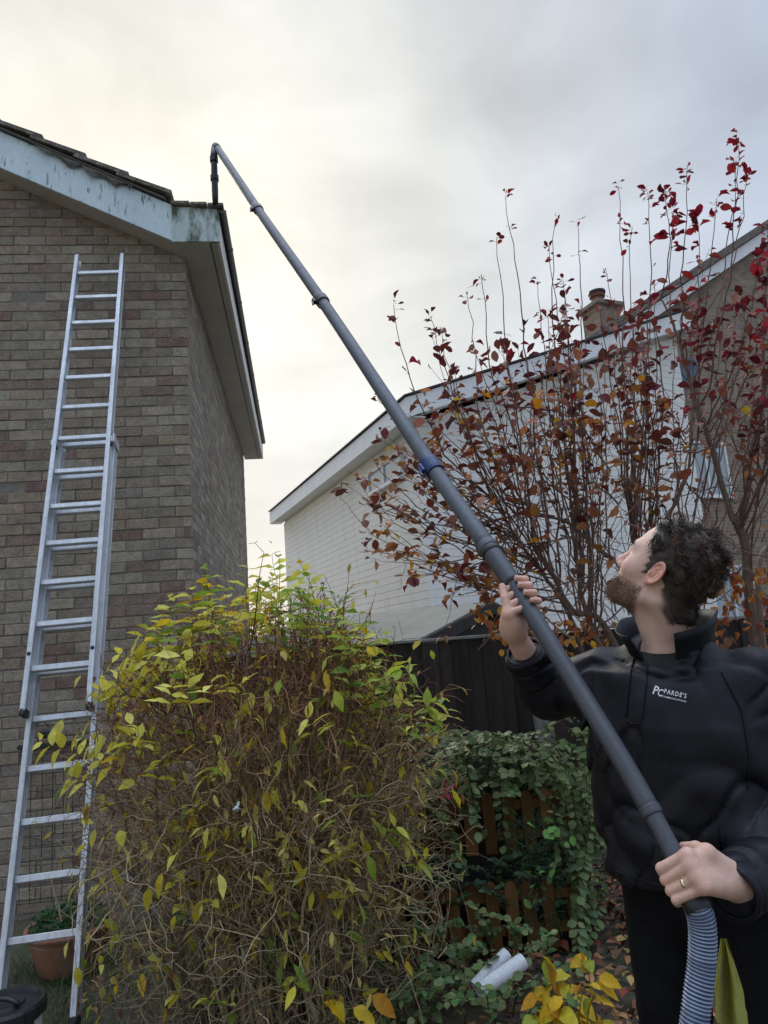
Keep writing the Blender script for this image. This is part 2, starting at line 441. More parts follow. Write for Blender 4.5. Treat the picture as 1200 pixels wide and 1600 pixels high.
bs_=MB(); bs_.box((-.056,-VO-.008,SOF+.0),(-.038,-VO-.0035,SOF+.285),fr=HW); bs_.build('cover_strip',paint2,house)
sf=MB()
for y0,y1 in ((-VO+.022,1.80),(1.806,4.2),(4.206,HDEP+.2)):
    sf.box((.002,y0,SOF),(.205,y1,SOF+.012),fr=HW)
sf.build('soffit',soffm,house)
s2=MB(); s2.box((.218,-VO+.022,SOF+.003),(.256,HDEP+.2,SOF+.02),fr=HW); s2.build('soffit_strip',soffm,house)
s3=MB(); s3.box((-.043,-VO+.022,SOF+.001),(.0015,.0,SOF+.013),fr=HW); s3.build('soffit_return',soffm,house)
dk=MB(); dk.box((.198,-VO+.024,SOF+.014),(.226,HDEP+.2,SOF+.03),fr=HW); dk.build('soffit_vent',gutm,house)
fa=MB(); fa.box((.258,-VO+.022,SOF-.004),(.281,HDEP+.2,SOF+.20),fr=HW); fa.build('fascia',fascm,house)
ec=MB(); ec.box((.002,HDEP+.2,SOF),(.285,HDEP+.22,SOF+.26),fr=HW); ec.build('box_end',fascm,house)
# gutter (half round) on brackets
gu=MB(); ga=np.linspace(pi,2*pi,9); gr=.026; gc=(.3085,SOF+.262)
prof=[(gc[0]+gr*cos(t),gc[1]+gr*sin(t)) for t in ga]+[(gc[0]+(gr-.004)*cos(t),gc[1]+(gr-.004)*sin(t)) for t in ga[::-1]]
gu.add(*prism(prof,-VO+.01,HDEP+.2,HW)); gu.add(*prism([(gc[0]+gr*cos(t),gc[1]+gr*sin(t)) for t in ga],-VO+.004,-VO+.0095,HW)); gutter=gu.build('gutter',gutm,house)
for y in np.arange(.3,5.7,.9):
    gk=MB(); gk.add(*prism([(gc[0]+(gr+.004)*cos(t),gc[1]+(gr+.004)*sin(t)) for t in ga]+[(gc[0]+(gr+.0005)*cos(t),gc[1]+(gr+.0005)*sin(t)) for t in ga[::-1]],y,y+.03,HW)); gk.build('gutter_bracket',gutm,house)
# roof tiles: verge tiles one by one, the field behind as stepped courses
ca=1/sqrt(1+TANR*TANR); sa=TANR*ca
def rooffr(side):
    def f(V):   # V: (down-slope distance from ridge, back, lift)
        V=np.atleast_2d(V); s_,y,h=V[:,0],V[:,1],V[:,2]; al=s_*ca+h*sa; z=-s_*sa+h*ca
        return HW(np.stack([apex+(al if side>0 else -al), y, roofz(apex)+.315+z],-1))
    return f
slope_len=(-.075-apex)/ca
gauge=.335; nC=int(slope_len/gauge)+1
for side in (1,-1):
    fr=rooffr(side); field=MB()
    for k in range(nC):
        s1=slope_len-k*gauge; s0=max(s1-gauge-.07,0)
        if s1<.1: break
        w=.33
        def slab(y0,y1,lift=0.):
            V,F=cube((s0,y0,0),(s1,y1,.028)); up=np.where(V[:,0]>(s0+s1)/2,.030,.0)+lift; V[:,2]+=up
            V[:,1]+=0; return fr(V),F
        tb=MB(); tb.add(*slab(-VO-.045,-VO-.045+w,rng.normal(.002,.003))); tb.build('tile',tilem,house)
        y=-VO-.045+w+.002
        while y<HDEP+.2: field.add(*slab(y,y+w-.003,rng.normal(0,.002))); y+=w
    field.build('tile_courses',tilem,house,kind='stuff')
    un=MB(); un.add(*prism([(0,0),(slope_len-.02,0),(slope_len-.02,-.012),(0,-.012)],-VO-.03,HDEP+.2,lambda V: fr(np.stack([V[:,0],V[:,1],V[:,2]-.005],-1)))); un.build('underlay',mk('underlay_strip',(.10,.095,.085),.8) if side>0 else bpy.data.materials['underlay_strip'],house)
# torn underlay hanging over the bargeboard
tf=MB(); n=14
for k in range(n): pass
ss=np.linspace(-1.02,-.33,16); V=[]
for i,al in enumerate(ss):
    ztop=roofz(al)+.30; dr=.022+.055*abs(sin(i*.9))*(1 if 3<i<13 else .4)
    V+= [(al,-VO-.02,ztop),(al,-VO-.034,ztop-dr*.5),(al+.008,-VO-.026-.008*sin(i),ztop-dr)]
I=np.arange(15)[:,None]*3+np.arange(2)[None,:]; F=np.stack([I,I+1,I+4,I+3],-1).reshape(-1,4)
tf.add(HW(np.array(V)),F); tf.build('torn_underlay',mk('old_felt',(.11,.105,.09),.8,var=.3,vs=12),house)
# mossy mortar cap above the box end
mc=MB()
for a0,a1 in ((-.060,.075),(.079,.20),(.204,.318)):
    mc=MB(); mc.box((a0,-VO-.04,SOF+.285-.06*(a0+.05)),(a1,-VO+.29,SOF+.312-.06*(a0+.05)),fr=HW,bev=.006); mc.build('eaves_tile',tilem,house)
y=-VO+.292
while y<HDEP+.2:
    mc=MB(); mc.box((-.06,y,SOF+.282),(.318,y+.327,SOF+.308),fr=HW); mc.build('eaves_tile',tilem,house); y+=.33

# ---- extension ladder
alu=mk('ladder_aluminium',(.60,.62,.64),.48,metal=.6,var=.16,vs=9,fine=.12,fs=60,stretch=(1,1,.4),bump=.08)
black=mk('black_plastic',(.02,.02,.021),.45,var=.1)
ftR=at_z(113,1612,0.)+A3(0,0,0); tpR=on(191,390,WP-D1*.03,D1); tpL=on(130.5,392,WP-D1*.03,D1)
LW=np.linalg.norm(tpR-tpL)
wdir=unit(tpR-tpL); ft=ftR-wdir*.345/2; ft[2]=0.; tp=(tpL+tpR)/2
lax=unit(tp-ft); lside=unit(wdir-lax*np.dot(wdir,lax)); lnor=np.cross(lside,lax)
if lnor[1]>0: lnor=-lnor
LL=np.linalg.norm(tp-ft)
lad=thing('extension_ladder',ft,'aluminium extension ladder leaning against the brick gable wall','ladder')
def Lp(u,t,n): return ft+lside*u+lax*t+lnor*n
HALF=.158
def along_ladder(x,y,n=0.):
    h=on(x,y,ft+lnor*n,lnor); return float(np.dot(h-ft,lax))
def section(u,t0,t1,n,rungs,nm):
    rails=[]
    for sgn in (-1,1):
        r=MB(); fr=lambda V: ft+np.outer(V[:,0],lside)+np.outer(V[:,1],lnor)+np.outer(V[:,2],lax)
        uo=u+sgn*HALF
        r.box((uo-.013,n-.033,t0),(uo+.013,n-.029,t1),fr=fr)            # back flange
        r.box((uo-.013,n+.029,t0),(uo+.013,n+.033,t1),fr=fr,bev=.0012)  # front flange
        r.box((uo+sgn*.009-.002,n-.0289,t0),(uo+sgn*.009+.002,n+.0289,t1),fr=fr)
        r.box((uo-sgn*.006-.0015,n+.0332,t0+.001),(uo-sgn*.006+.0015,n+.0345,t1-.001),fr=fr)
        rails.append(r.build('rail',alu,lad))
    for t in rungs:
        g=MB(); a=Lp(u-HALF+.006,t,n); b2=Lp(u+HALF-.006,t,n)
        g.bar(a,b2,.032,.030,side=lax,bev=.004); g.build('rung',alu,lad)
    return rails
tt=[along_ladder(x,y,.035) for x,y in ((158,427),(150,548),(130,740),(105,911),(90,1042))]
sp=(tt[0]-tt[-1])/12
u_rungs=[tt[-1]+sp*k for k in range(13)]
tbot=along_ladder(45,1112,.035)
section(0.,tbot,u_rungs[-1]+.17,.035,u_rungs,'upper')
l0=u_rungs[0]-sp
l_rungs=[l0-sp*k for k in range(-7,7) if l0-sp*k>.12]
tlt=along_ladder(178,692,-.033)
section(.012,.0,tlt,-.033,l_rungs,'lower')
for u,t,n in ((-HALF,tbot-.02,.035),(HALF,tbot-.02,.035)):
    e=MB(); e.bar(Lp(u,t-.005,n),Lp(u,t+.035,n),.030,.068,side=lside,bev=.006); e.build('end_cap',black,lad)
for sgn in (-1,1):
    e=MB(); e.bar(Lp(sgn*HALF+.012*(sgn>0)+sgn*.016,tlt-.05,-.01),Lp(sgn*HALF+.012*(sgn>0)+sgn*.016,tlt+.012,-.01),.009,.125,side=lside,bev=.002)
    e.bar(Lp(sgn*HALF+sgn*.008,tlt-.05,.054),Lp(sgn*HALF+sgn*.008,tlt-.01,.054),.03,.006,side=lside)
    e.build('guide_bracket',alu,lad)
    e=MB(); e.bar(Lp(sgn*HALF+sgn*.004,tlt-.075,.045),Lp(sgn*HALF+sgn*.004,tlt-.05,.045),.034,.03,side=lside,bev=.004); e.build('bracket_pad',black,lad)
    e=MB(); e.lathe([(0,.006),(.008,.006),(.011,0)],Lp(sgn*HALF,u_rungs[0]+.075,.069),lnor,10); e.build('rivet_cap',black,lad)
    e=MB(); e.bar(Lp(.012+sgn*HALF,-.03,-.033),Lp(.012+sgn*HALF,.05,-.033),.034,.075,side=lside,bev=.006); e.build('rubber_foot',black,lad)

# ---- white boarded house and brick house beyond the fence
E0=at_z(652,664,4.9); E0[2]=0
F1=ray(142,1033); F1[2]=0; F1=unit(F1); G1=A3(F1[1],-F1[0],0)
def FH(V): V=np.atleast_2d(V); return E0+np.outer(V[:,0],G1)+np.outer(V[:,1],F1)+np.outer(V[:,2],A3(0,0,1))
board=mk('white_cladding',(.87,.855,.81),.8,spec=.15,col2=(.66,.64,.58),stretch=(2.5,2.5,.35),m2s=2.2,m2lo=.56,m2hi=.85,var=.05,vs=2,fine=.03)
wfas=mk('white_fascia',(.85,.86,.86),.8,spec=.12,var=.06,vs=3,fine=.02)
dark=mk('dark_roofing',(.055,.05,.05),.8,var=.2)
fh=thing('boarded_house',FH([[3,4,0]])[0],'white weatherboarded house with deep white fascia behind the purple leaved bush','house')
FL=8.7; GW=5.8; RZ=.353
wb=MB(); wb.add(*prism([(.02,-.1),(.02,4.95),(GW,4.95+RZ*GW),(GW,-.1)],.02,FL-.02,FH)); wb.build('wall',board,fh)
bh=.125
for k in range(40):
    z=k*bh; 
    if z+bh>4.95: continue
    m_=MB(); m_.add(*prism([(.0185,z+.0005),(.010,z+.0005),(-.006,z+.007),(-.006,z+bh-.001),(.0185,z+bh-.001)],0.,FL,FH)); m_.build('plank',board,fh)
for k in range(57):
    z=k*bh; x0=.02
    if z+bh>4.98: x0=max(.02,(z+bh-4.98)/RZ)
    if x0>GW-.2: break
    V=[]; 
    for x in (x0,GW): V+=[(x,.0185,z+.0005),(x,.010,z+.0005),(x,-.006,z+.007),(x,-.006,z+bh-.001),(x,.0185,z+bh-.001)]
    F=[(0,1,2,3,4),(9,8,7,6,5)]+[(i,i+5,(i+1)%5+5,(i+1)%5) for i in range(5)]
    m_=MB(); m_.add(FH(np.array(V)),[f[::-1] for f in F]); m_.build('plank',board,fh)
tr=MB(); tr.box((-.022,-.022,0),(.03,.03,4.93),fr=FH); tr.build('corner_trim',wfas,fh)
OV=.33
fa=MB(); fa.box((-OV,-OV+.026,4.9),(-OV+.025,FL+.25,5.22),fr=FH); fa.build('fascia',wfas,fh)
fb=MB(); fb.add(*prism([(-OV,4.9),(-OV,5.225),(GW+.1,5.225+RZ*(GW+OV+.1)),(GW+.1,4.9+RZ*(GW+OV+.1))],-OV,-OV+.025,FH)); fb.build('rake_board',wfas,fh)
sf=MB(); sf.box((-OV+.026,-OV+.026,4.93),(.02,FL+.24,4.945),fr=FH); sf.build('soffit',wfas,fh)
sg=MB(); sg.add(*prism([(.021,4.915+RZ*(OV+.02)),(.021,4.93+RZ*(OV+.02)),(GW,4.93+RZ*(GW+OV)),(GW,4.915+RZ*(GW+OV))],-OV+.026,.02,FH)); sg.build('rake_soffit',wfas,fh)
fe=MB(); fe.box((-OV+.026,FL+.225,4.9),(.0,FL+.25,5.2),fr=FH); fe.build('box_end',wfas,fh)
rf=MB(); rf.add(*prism([(-OV-.03,5.235),(-OV-.03,5.265),(GW+.12,5.265+RZ*(GW+OV+.15)),(GW+.12,5.235+RZ*(GW+OV+.15))],-OV-.03,FL+.27,FH)); rf.build('roof',dark,fh)
be2=MB(); be2.box((GW+.101,-OV-.004,4.86+RZ*(GW+OV+.1)),(GW+.13,.2,5.24+RZ*(GW+OV+.1)),fr=FH); be2.build('box_end',wfas,fh)
jb=MB(); jb.box((-.006,.02+5.02,4.86-.4),(-.03,5.12,4.86-.33),fr=FH); 
sky_glass=mk('window_glass',(.34,.39,.41),.08,spec=1.0,var=0,fine=0,metal=.0)  # reflected sky is put into the pale base colour
upvc=mk('window_frame_white',(.74,.75,.74),.35,var=.04)
def window(fr_plane,u0,u1,z0,z1,parent,axis,nm='window',mull=1):
    """axis 'f': on the left face (u runs back); 'g': on the gable face"""
    def fr(V):
        V=np.atleast_2d(V); 
        return fr_plane(np.stack([V[:,1],V[:,0],V[:,2]],-1)) if axis=='f' else fr_plane(V)
    w=MB(); t=.06
    for a,b2,c,d in ((u0,u1,z0,z0+t),(u0,u1,z1-t,z1),(u0,u0+t,z0+t,z1-t),(u1-t,u1,z0+t,z1-t)):
        w.box((a,-.06,c),(b2,.015,d),fr=fr,bev=.006)
    for k in range(1,mull+1):
        x=u0+(u1-u0)*k/(mull+1); w.box((x-.03,-.056,z0+t),(x+.03,.012,z1-t),fr=fr)
    f=w.build(nm,upvc,parent)
    s_=MB(); s_.box((u0-.04,-.10,z0-.035),(u1+.04,.01,z0-.002),fr=fr,bev=.005); s_.build('sill',upvc,f)
    for k in range(mull+1):
        x0=u0+(u1-u0)*k/(mull+1)+.03; x1=u0+(u1-u0)*(k+1)/(mull+1)-.03
        g=MB(); g.box((x0,-.028,z0+t),(x1,-.022,z1-t),fr=fr); g.build('pane',sky_glass,f)
wa=on(577,742,FH([[0,0,0]])[0],G1); wb_=on(660,712,FH([[0,0,0]])[0],G1)
ua=float(np.dot(wa-E0,F1)); za=wa[2]; z_b=on(585,772,FH([[0,0,0]])[0],G1)[2]
window(FH,max(.6,ua-1.55),ua,z_b,za+.02,fh,'f')
lampb=MB(); q=on(545,757,FH([[-.02,0,0]])[0],G1); lampb.tube([q,q+A3(-.14,-.1,.02),q+A3(-.16,-.11,-.16),q+A3(-.02,0,-.17)],.012,6); lampb.build('wall_bracket',black,fh)
# brick house behind
bk=mk('far_brick',(.30,.245,.185),.9,var=.1,vs=5,fine=.1,fs=40)
def brick_nodes(m):
    global nt
    keep=nt; nt=m.node_tree; b=[n for n in nt.nodes if n.type=='BSDF_PRINCIPLED'][0]
    g=N('ShaderNodeNewGeometry'); du=N('ShaderNodeVectorMath',operation='DOT_PRODUCT'); L(g.outputs['Position'],du.inputs[0]); du.inputs[1].default_value=tuple(G1)
    sp_=N('ShaderNodeSeparateXYZ'); L(g.outputs['Position'],sp_.inputs[0]); cb=N('ShaderNodeCombineXYZ'); L(du.outputs['Value'],cb.inputs[0]); L(sp_.outputs[2],cb.inputs[1])
    t=N('ShaderNodeTexBrick'); L(cb.outputs[0],t.inputs[0]); t.inputs['Scale'].default_value=1.; t.inputs['Brick Width'].default_value=.225; t.inputs['Row Height'].default_value=.075; t.inputs['Mortar Size'].default_value=.006
    t.inputs['Color1'].default_value=(.30,.235,.17,1); t.inputs['Color2'].default_value=(.19,.145,.115,1); t.inputs['Mortar'].default_value=(.33,.29,.24,1)
    n1=N('ShaderNodeTexNoise',i_Scale=3.0,i_Detail=5.0); L(g.outputs['Position'],n1.inputs[0]); v=Mth('MULTIPLY_ADD',n1.outputs[0],.8,.6)
    k=N('ShaderNodeCombineColor'); [L(v,k.inputs[i]) for i in range(3)]
    L(Mix(1.,t.outputs[0],k.outputs[0],'MULTIPLY'),b.inputs['Base Color']); nt=keep
brick_nodes(bk)
BO=1.4
q0=on(985,500,FH([[0,BO,0]])[0],F1); q1=on(1192,362,FH([[0,BO,0]])[0],F1)
a0,z0=float(np.dot(q0-E0,G1)),q0[2]; a1,z1=float(np.dot(q1-E0,G1)),q1[2]; rs=(z1-z0)/(a1-a0)
bhs=thing('brick_house',FH([[10,4,0]])[0],'tan brick house with white rake board and chimney behind the tall red leaved bush','house')
L0=a0-1.6; L1=a0+9.0; ap=L1
zr=lambda a: z0+rs*(a-a0)
w=MB(); w.add(*prism([(L0+.3,-.1),(L0+.3,zr(L0+.3)-.1),(ap,zr(ap)-.1),(2*ap-L0-.3,zr(L0+.3)-.1),(2*ap-L0-.3,-.1)],BO,BO+8,FH)); w.build('wall',bk,bhs)
for sgn in (0,1):
    X=(lambda a:a) if not sgn else (lambda a:2*ap-a+.001)
    w=MB(); w.add(*prism([(X(L0),zr(L0)-.30),(X(L0),zr(L0)),(X(ap),zr(ap)),(X(ap),zr(ap)-.30)],BO-.16,BO-.13,FH)); w.build('rake_board',wfas,bhs)
    w=MB(); w.add(*prism([(X(L0)-.05*(1-2*sgn),zr(L0)+.01),(X(L0)-.05*(1-2*sgn),zr(L0)+.20),(X(ap),zr(ap)+.22),(X(ap),zr(ap)+.01)],BO-.22,BO+8.2,FH)); w.build('roof',tilem if not sgn else tilem,bhs)
    w=MB(); w.add(*prism([(X(L0),zr(L0)-.12),(X(L0),zr(L0)-.09),(X(ap),zr(ap)-.09),(X(ap),zr(ap)-.12)],BO-.129,BO-.001,FH)); w.build('rake_soffit',wfas,bhs)
u=float(np.dot(on(1062,700,FH([[0,BO,0]])[0],F1)-E0,G1)); zt=on(1080,690,FH([[0,BO,0]])[0],F1)[2]
def FHb(V): V=np.atleast_2d(V).copy(); V[:,1]+=BO; return FH(V)
window(FHb,u,u+1.3,zt-1.25,zt,bhs,'g')
window(FHb,u+.2,u+1.5,zt-4.0,zt-2.75,bhs,'g')
dp=MB(); qd=on(1063,620,FH([[0,BO-.08,0]])[0],F1); dp.tube([A3(qd[0],qd[1],0),A3(qd[0],qd[1],qd[2]+1.6)],.034,8); dp.build('downpipe',gutm,bhs)
# chimney (a part of the brick house)
cq=on(945,510,FH([[0,BO+5.,0]])[0],F1); ca_=float(np.dot(cq-E0,G1)); ctop=on(945,478,FH([[0,BO+5.,0]])[0],F1)[2]
ch=MB(); ch.box((ca_-.40,BO+4.7,3.),(ca_+.40,BO+5.5,ctop-.14),fr=FH); chim=ch.build('chimney',bk,bhs)
c2=MB(); c2.box((ca_-.52,BO+4.58,ctop-.139),(ca_+.52,BO+5.62,ctop),fr=FH,bev=.02); c2.build('chimney_cap',mk('cap_stone',(.22,.19,.16),.9,var=.2),chim)
c3=MB(); c3.lathe([(.22,0),(.19,.30),(.24,.31),(.24,.42),(.18,.42),(.16,.1)],FH([[ca_-.05,BO+5.1,ctop]])[0],sides=14); c3.build('chimney_pot',mk('pot_clay',(.16,.06,.045),.8,var=.2),chim)
c4=MB(); c4.lathe([(.27,.43),(.27,.50),(.05,.60),(0,.6)],FH([[ca_-.05,BO+5.1,ctop]])[0],sides=14); c4.build('chimney_cowl',black,chim)
# satellite dish
ds=thing('satellite_dish',on(1072,585,FH([[0,BO-.2,0]])[0],F1),'blue grey satellite dish on a bracket at the tan brick wall','satellite dish')
dm=mk('dish_grey',(.13,.17,.21),.45,var=.1)
dc=on(1073,578,FH([[0,BO-.45,0]])[0],F1); dax=unit(A3(-.75,-.6,.25))
w=MB(); w.lathe([(0,-.05),(.10,-.042),(.20,-.02),(.27,.006),(.275,.002),(.2,-.028),(.1,-.05),(0,-.058)],dc,dax,24); w.build('reflector',dm,ds,smooth=True)
w=MB(); wq=dc+A3(*(F1*.45))+A3(0,0,-.05); w.tube([dc-dax*.05,dc-dax*.12,wq],.02,8); w.build('mount_arm',dm,ds)
w=MB(); w.tube([dc-A3(0,0,.25),dc+dax*.28-A3(0,0,.2),dc+dax*.33],.012,6); w.lathe([(.03,0),(.035,.08),(0,.08)],dc+dax*.30,dax,10); w.build('feed_arm',black,ds)

# ---- garden shed beyond the fence
felt=mk('roof_felt',(.185,.19,.16),.9,var=.12,vs=4,fine=.12,fs=120,bump=.3)
shedw=mk('shed_boards',(.03,.026,.023),.85,var=.2,stretch=(6,6,1))
SE=at_y(650,1000,6.3); SR=at_y(766,938,7.5)
sdir=SR-SE; sh=unit(A3(sdir[0],sdir[1],0)); sb=A3(-sh[1],sh[0],0)      # sh: up the gable, sb: along the ridge (left, away)
shd=thing('garden_shed',SE*A3(1,1,0),'low garden shed with grey green felt roof behind the dark fence','shed')
run=float(np.dot(sdir,sh)); rise=SR[2]-SE[2]; SLn=2.6
def SH(V): V=np.atleast_2d(V); return SE*A3(1,1,0)+np.outer(V[:,0],sh)+np.outer(V[:,1],sb)+np.outer(V[:,2],A3(0,0,1))
w=MB(); w.add(*prism([(.08,0),(.08,SE[2]-.05),(run,SR[2]-.06),(2*run-.08,SE[2]-.05),(2*run-.08,0)],.06,SLn,SH)); w.build('wall',shedw,shd)
for sgn in (0,1):
    X=(lambda a:a) if not sgn else (lambda a:2*run-a)
    w=MB(); w.add(*prism([(X(0),SE[2]-.02),(X(0),SE[2]),(X(run),SR[2]),(X(run),SR[2]-.02)],-.02,SLn+.06,SH)); w.build('roof',felt,shd)
    w=MB(); w.add(*prism([(X(0),SE[2]-.14),(X(0),SE[2]-.021),(X(run),SR[2]-.021),(X(run),SR[2]-.14)],-.03,-.008,SH)); w.build('bargeboard',shedw,shd)
w=MB(); w.box((.4,.03,.05),(1.1,.055,min(1.35,SE[2]-.1)),fr=SH); w.build('door',shedw,shd)

# ---- dark close-board fence
fdm=mk('fence_board',(.026,.019,.016),.85,var=.3,vs=3,fine=.25,fs=25,stretch=(6,6,.5),bump=.4,bs=40,objcol=True)
capm=mk('fence_cap',(.23,.22,.20),.8,var=.2,vs=10)
FA=at_y(600,1004,5.15); FB=at_y(920,978,5.28); FA[2]=FB[2]=0
fd=unit(FB-FA); fn=A3(-fd[1],fd[0],0)
ftop=1.5
def FF(V): V=np.atleast_2d(V); return FA+np.outer(V[:,0],fd)+np.outer(V[:,1],fn)+np.outer(V[:,2],A3(0,0,1))
fence=thing('board_fence',FF([[1,0,0]])[0],'dark brown vertical board fence between the two gardens','fence')
bw=.108; proto=None
for k in range(-14,36):
    x=k*bw
    if proto is None:
        m_=MB(); m_.box((-.056,-.006,.03),(.056,.006,ftop-.02),bev=.002); o=m_.build('board',fdm,fence); proto=o.data; bpy.data.objects.remove(o)
    ang=rng.normal(0,.012); cx=FF([[x,-.006*(k%2)*2-.002,0]])[0]
    M=mat4(fd*cos(ang)+fn*sin(ang),-fd*sin(ang)+fn*cos(ang),A3(0,0,1+rng.normal(0,.004)),cx)
    place(proto,'board',fence,M,np.ones(3)*rng.uniform(.6,1.5))
w=MB(); w.box((-1.6,-.028,ftop-.016),(4.0,.022,ftop+.006),fr=FF,bev=.003); w.build('capping_rail',capm,fence)
for z in (.35,1.2):
    w=MB(); w.box((-1.6,.012,z),(4.0,.05,z+.07),fr=FF); w.build('rail',shedw,fence)
for x in (-1.2,.62,2.44):
    w=MB(); w.box((x-.05,.052,0),(x+.05,.15,ftop-.05),fr=FF); w.build('post',shedw,fence)
# leaning concrete post in front of the fence
conc=mk('concrete',(.26,.255,.235),.95,var=.2,vs=10,fine=.2,fs=60,bump=.5,col2=(.14,.16,.11),m2s=7.)
ps=thing('concrete_post',at_y(866,1300,4.75)*A3(1,1,0),'short weathered concrete post with slanted top against the dark fence','post')
pt=at_y(846,1112,4.75); pb=A3(pt[0]+.065,pt[1],0); ax=unit(pt-pb); sx=unit(A3(1,0,0)-ax*ax[0]); sy=np.cross(ax,sx)
ln=np.linalg.norm(pt-pb); V,F=cube((-.05,-.05,-.05),(.05,.05,ln)); V[V[:,2]>0,2]+=np.where(V[V[:,2]>0,0]<0,.025,-.06)
w=MB(); w.add(pb+np.outer(V[:,0],sx)+np.outer(V[:,1],sy)+np.outer(V[:,2],ax),F); w.build('shaft',conc,ps)
# =================================================================== VACUUM POLE (its line in space first: the hands close on it)
GP=HW([[.3085,0,0]])[0]
tipb=on(336.5,316,GP,D2)                       # nozzle end inside the gutter
elb=on(334,229,GP,D2); elb=A3(tipb[0],tipb[1],elb[2])
PJ=[(1091,1418),(1058,1345),(1017,1267),(950,1151),(815,934),(763,856),(675,730),(590,601),(503,470),(403,327),(341,233)]
PDe=float((elb-CAM)@FW)
PD0=1.31
cum=[0.]
for a_,b2 in zip(PJ,PJ[1:]): cum.append(cum[-1]+math.hypot(a_[0]-b2[0],a_[1]-b2[1]))
pole_pts=np.array([dep(x,y,1/((1/PD0)+(1/PDe-1/PD0)*c/cum[-1])) for (x,y),c in zip(PJ,cum)])
def pole_at(k):          # fractional index along PJ
    i=min(int(k),len(pole_pts)-2); t=k-i
    i0=max(i-1,0); i3=min(i+2,len(pole_pts)-1); p0,p1,p2,p3=pole_pts[i0],pole_pts[i],pole_pts[i+1],pole_pts[i3]
    return .5*((2*p1)+(p2-p0)*t+(2*p0-5*p1+4*p2-p3)*t*t+(3*p1-p0-3*p2+p3)*t**3)
carbon=mk('pole_carbon',(.062,.068,.080),.42,spec=.45,var=.09,vs=6,fine=.12,fs=120)
alp=mk('pole_grey',(.115,.125,.142),.5,spec=.35,metal=.25,var=.08,vs=5,fine=.10,fs=40)
blk2=mk('clamp_black',(.015,.016,.018),.4,var=.1)
blue=mk('clamp_blue',(.007,.028,.13),.35,var=.1)
pole=thing('gutter_vacuum_pole',pole_pts[0],'long telescopic grey gutter vacuum pole held up to the eaves','pole')
def pseg(k0,k1,r0,r1,mat,sides=44,n=18):
    ks=np.linspace(k0,k1,n); w=MB(); w.tube([pole_at(k) for k in ks],np.linspace(r0,r1,n),sides); return w.build('tube_section',mat,pole,smooth=True)
pseg(.05,2.02,.0176,.0182,carbon); pseg(1.98,4.75,.0205,.0215,carbon); pseg(4.2,5.15,.0262,.0262,carbon)
pseg(5.0,6.05,.0245,.0245,alp); pseg(5.95,8.05,.0245,.0240,alp); pseg(7.95,9.05,.0240,.0235,alp); pseg(8.95,10.0,.0235,.0225,alp)
def collar(k,r,ln,mat,lever=True,nm='clamp'):
    p=pole_at(k); ax=unit(pole_at(min(k+.05,10))-pole_at(k-.05)); w=MB()
    w.lathe([(r*.8,-ln/2),(r,-ln/2),(r*1.04,-ln*.3),(r*1.04,ln*.3),(r,ln/2),(r*.8,ln/2)],p,ax,20)
    o=w.build(nm,mat,pole,smooth=False)
    if lever:
        sd_=unit(np.cross(ax,A3(.3,-1,.2))); e=MB(); e.bar(p-ax*ln*.3-sd_*(r+.006),p+ax*ln*.3-sd_*(r+.006),.02,.014,side=np.cross(ax,sd_),bev=.003)
        e.bar(p-ax*ln*.25-sd_*(r+.02)-ax*.02,p-sd_*(r+.012)+ax*.01,.008,.006,side=np.cross(ax,sd_)); e.build('clamp_lever',mat,o)
    return o
collar(5.02,.0275,.02,alp,False,'collar'); collar(4.93,.0285,.012,blk2,False,'collar'); collar(6.0,.030,.058,blue); collar(8.0,.0295,.05,blk2); collar(9.0,.0285,.05,blk2); collar(2.0,.0212,.02,carbon,False,'collar')
# hooked end: elbow, then a straight nozzle down into the gutter
eax=unit(pole_at(10)-pole_at(9.8)); hp=[pole_at(10),pole_at(10)+eax*.06]
top=A3(tipb[0],tipb[1],pole_at(10)[2]+.05); c0=hp[-1]
bz=[(1-t)**2*c0+2*t*(1-t)*(c0+eax*.085)+t*t*(top-A3(0,0,.11)) for t in np.linspace(0,1,9)]
w=MB(); w.tube(np.array(hp+bz[1:]),.0235,16); w.build('elbow',alp,pole,smooth=True)
w=MB(); w.tube(np.linspace(bz[-1],tipb-A3(0,0,.02),6),[.0215,.0215,.0215,.0215,.021,.018],20); w.build('nozzle',blk2,pole,smooth=True)
for z in (.02,.16):
    w=MB(); w.lathe([(.02,-.02),(.0275,-.018),(.0275,.018),(.02,.02)],bz[-1]-A3(0,0,z),(0,0,1),16); w.build('collar',blk2,pole)

# =================================================================== PERSON
TA=radians(39); tf_=A3(-sin(TA),-cos(TA),0); tr_=A3(-cos(TA),sin(TA),0); tl_=-tr_
N0=dep(1048,1004,1.75)
FX,FY=N0[0]+.0,N0[1]+.01
person=thing('person',(FX,FY,0),'bearded man in black jacket looking up while holding the long pole','person')
def TL(P):      # world -> torso frame (left, forward, up)
    q=P-np.array([FX,FY,0],np.float32); return np.stack([q@tl_.astype(np.float32), q@tf_.astype(np.float32), q[...,2]],-1)
def TW(x,y,z): return A3(FX,FY,0)+tl_*x+tf_*y+A3(0,0,z)
zN=N0[2]
SR=TW(-.172,.0,zN-.070); SL=TW(.176,.0,zN-.092)
ER=dep(855,1084,1.95); WR=dep(801,984,1.845)
EL=dep(1268,1300,1.58); WL=dep(1160,1383,1.37)
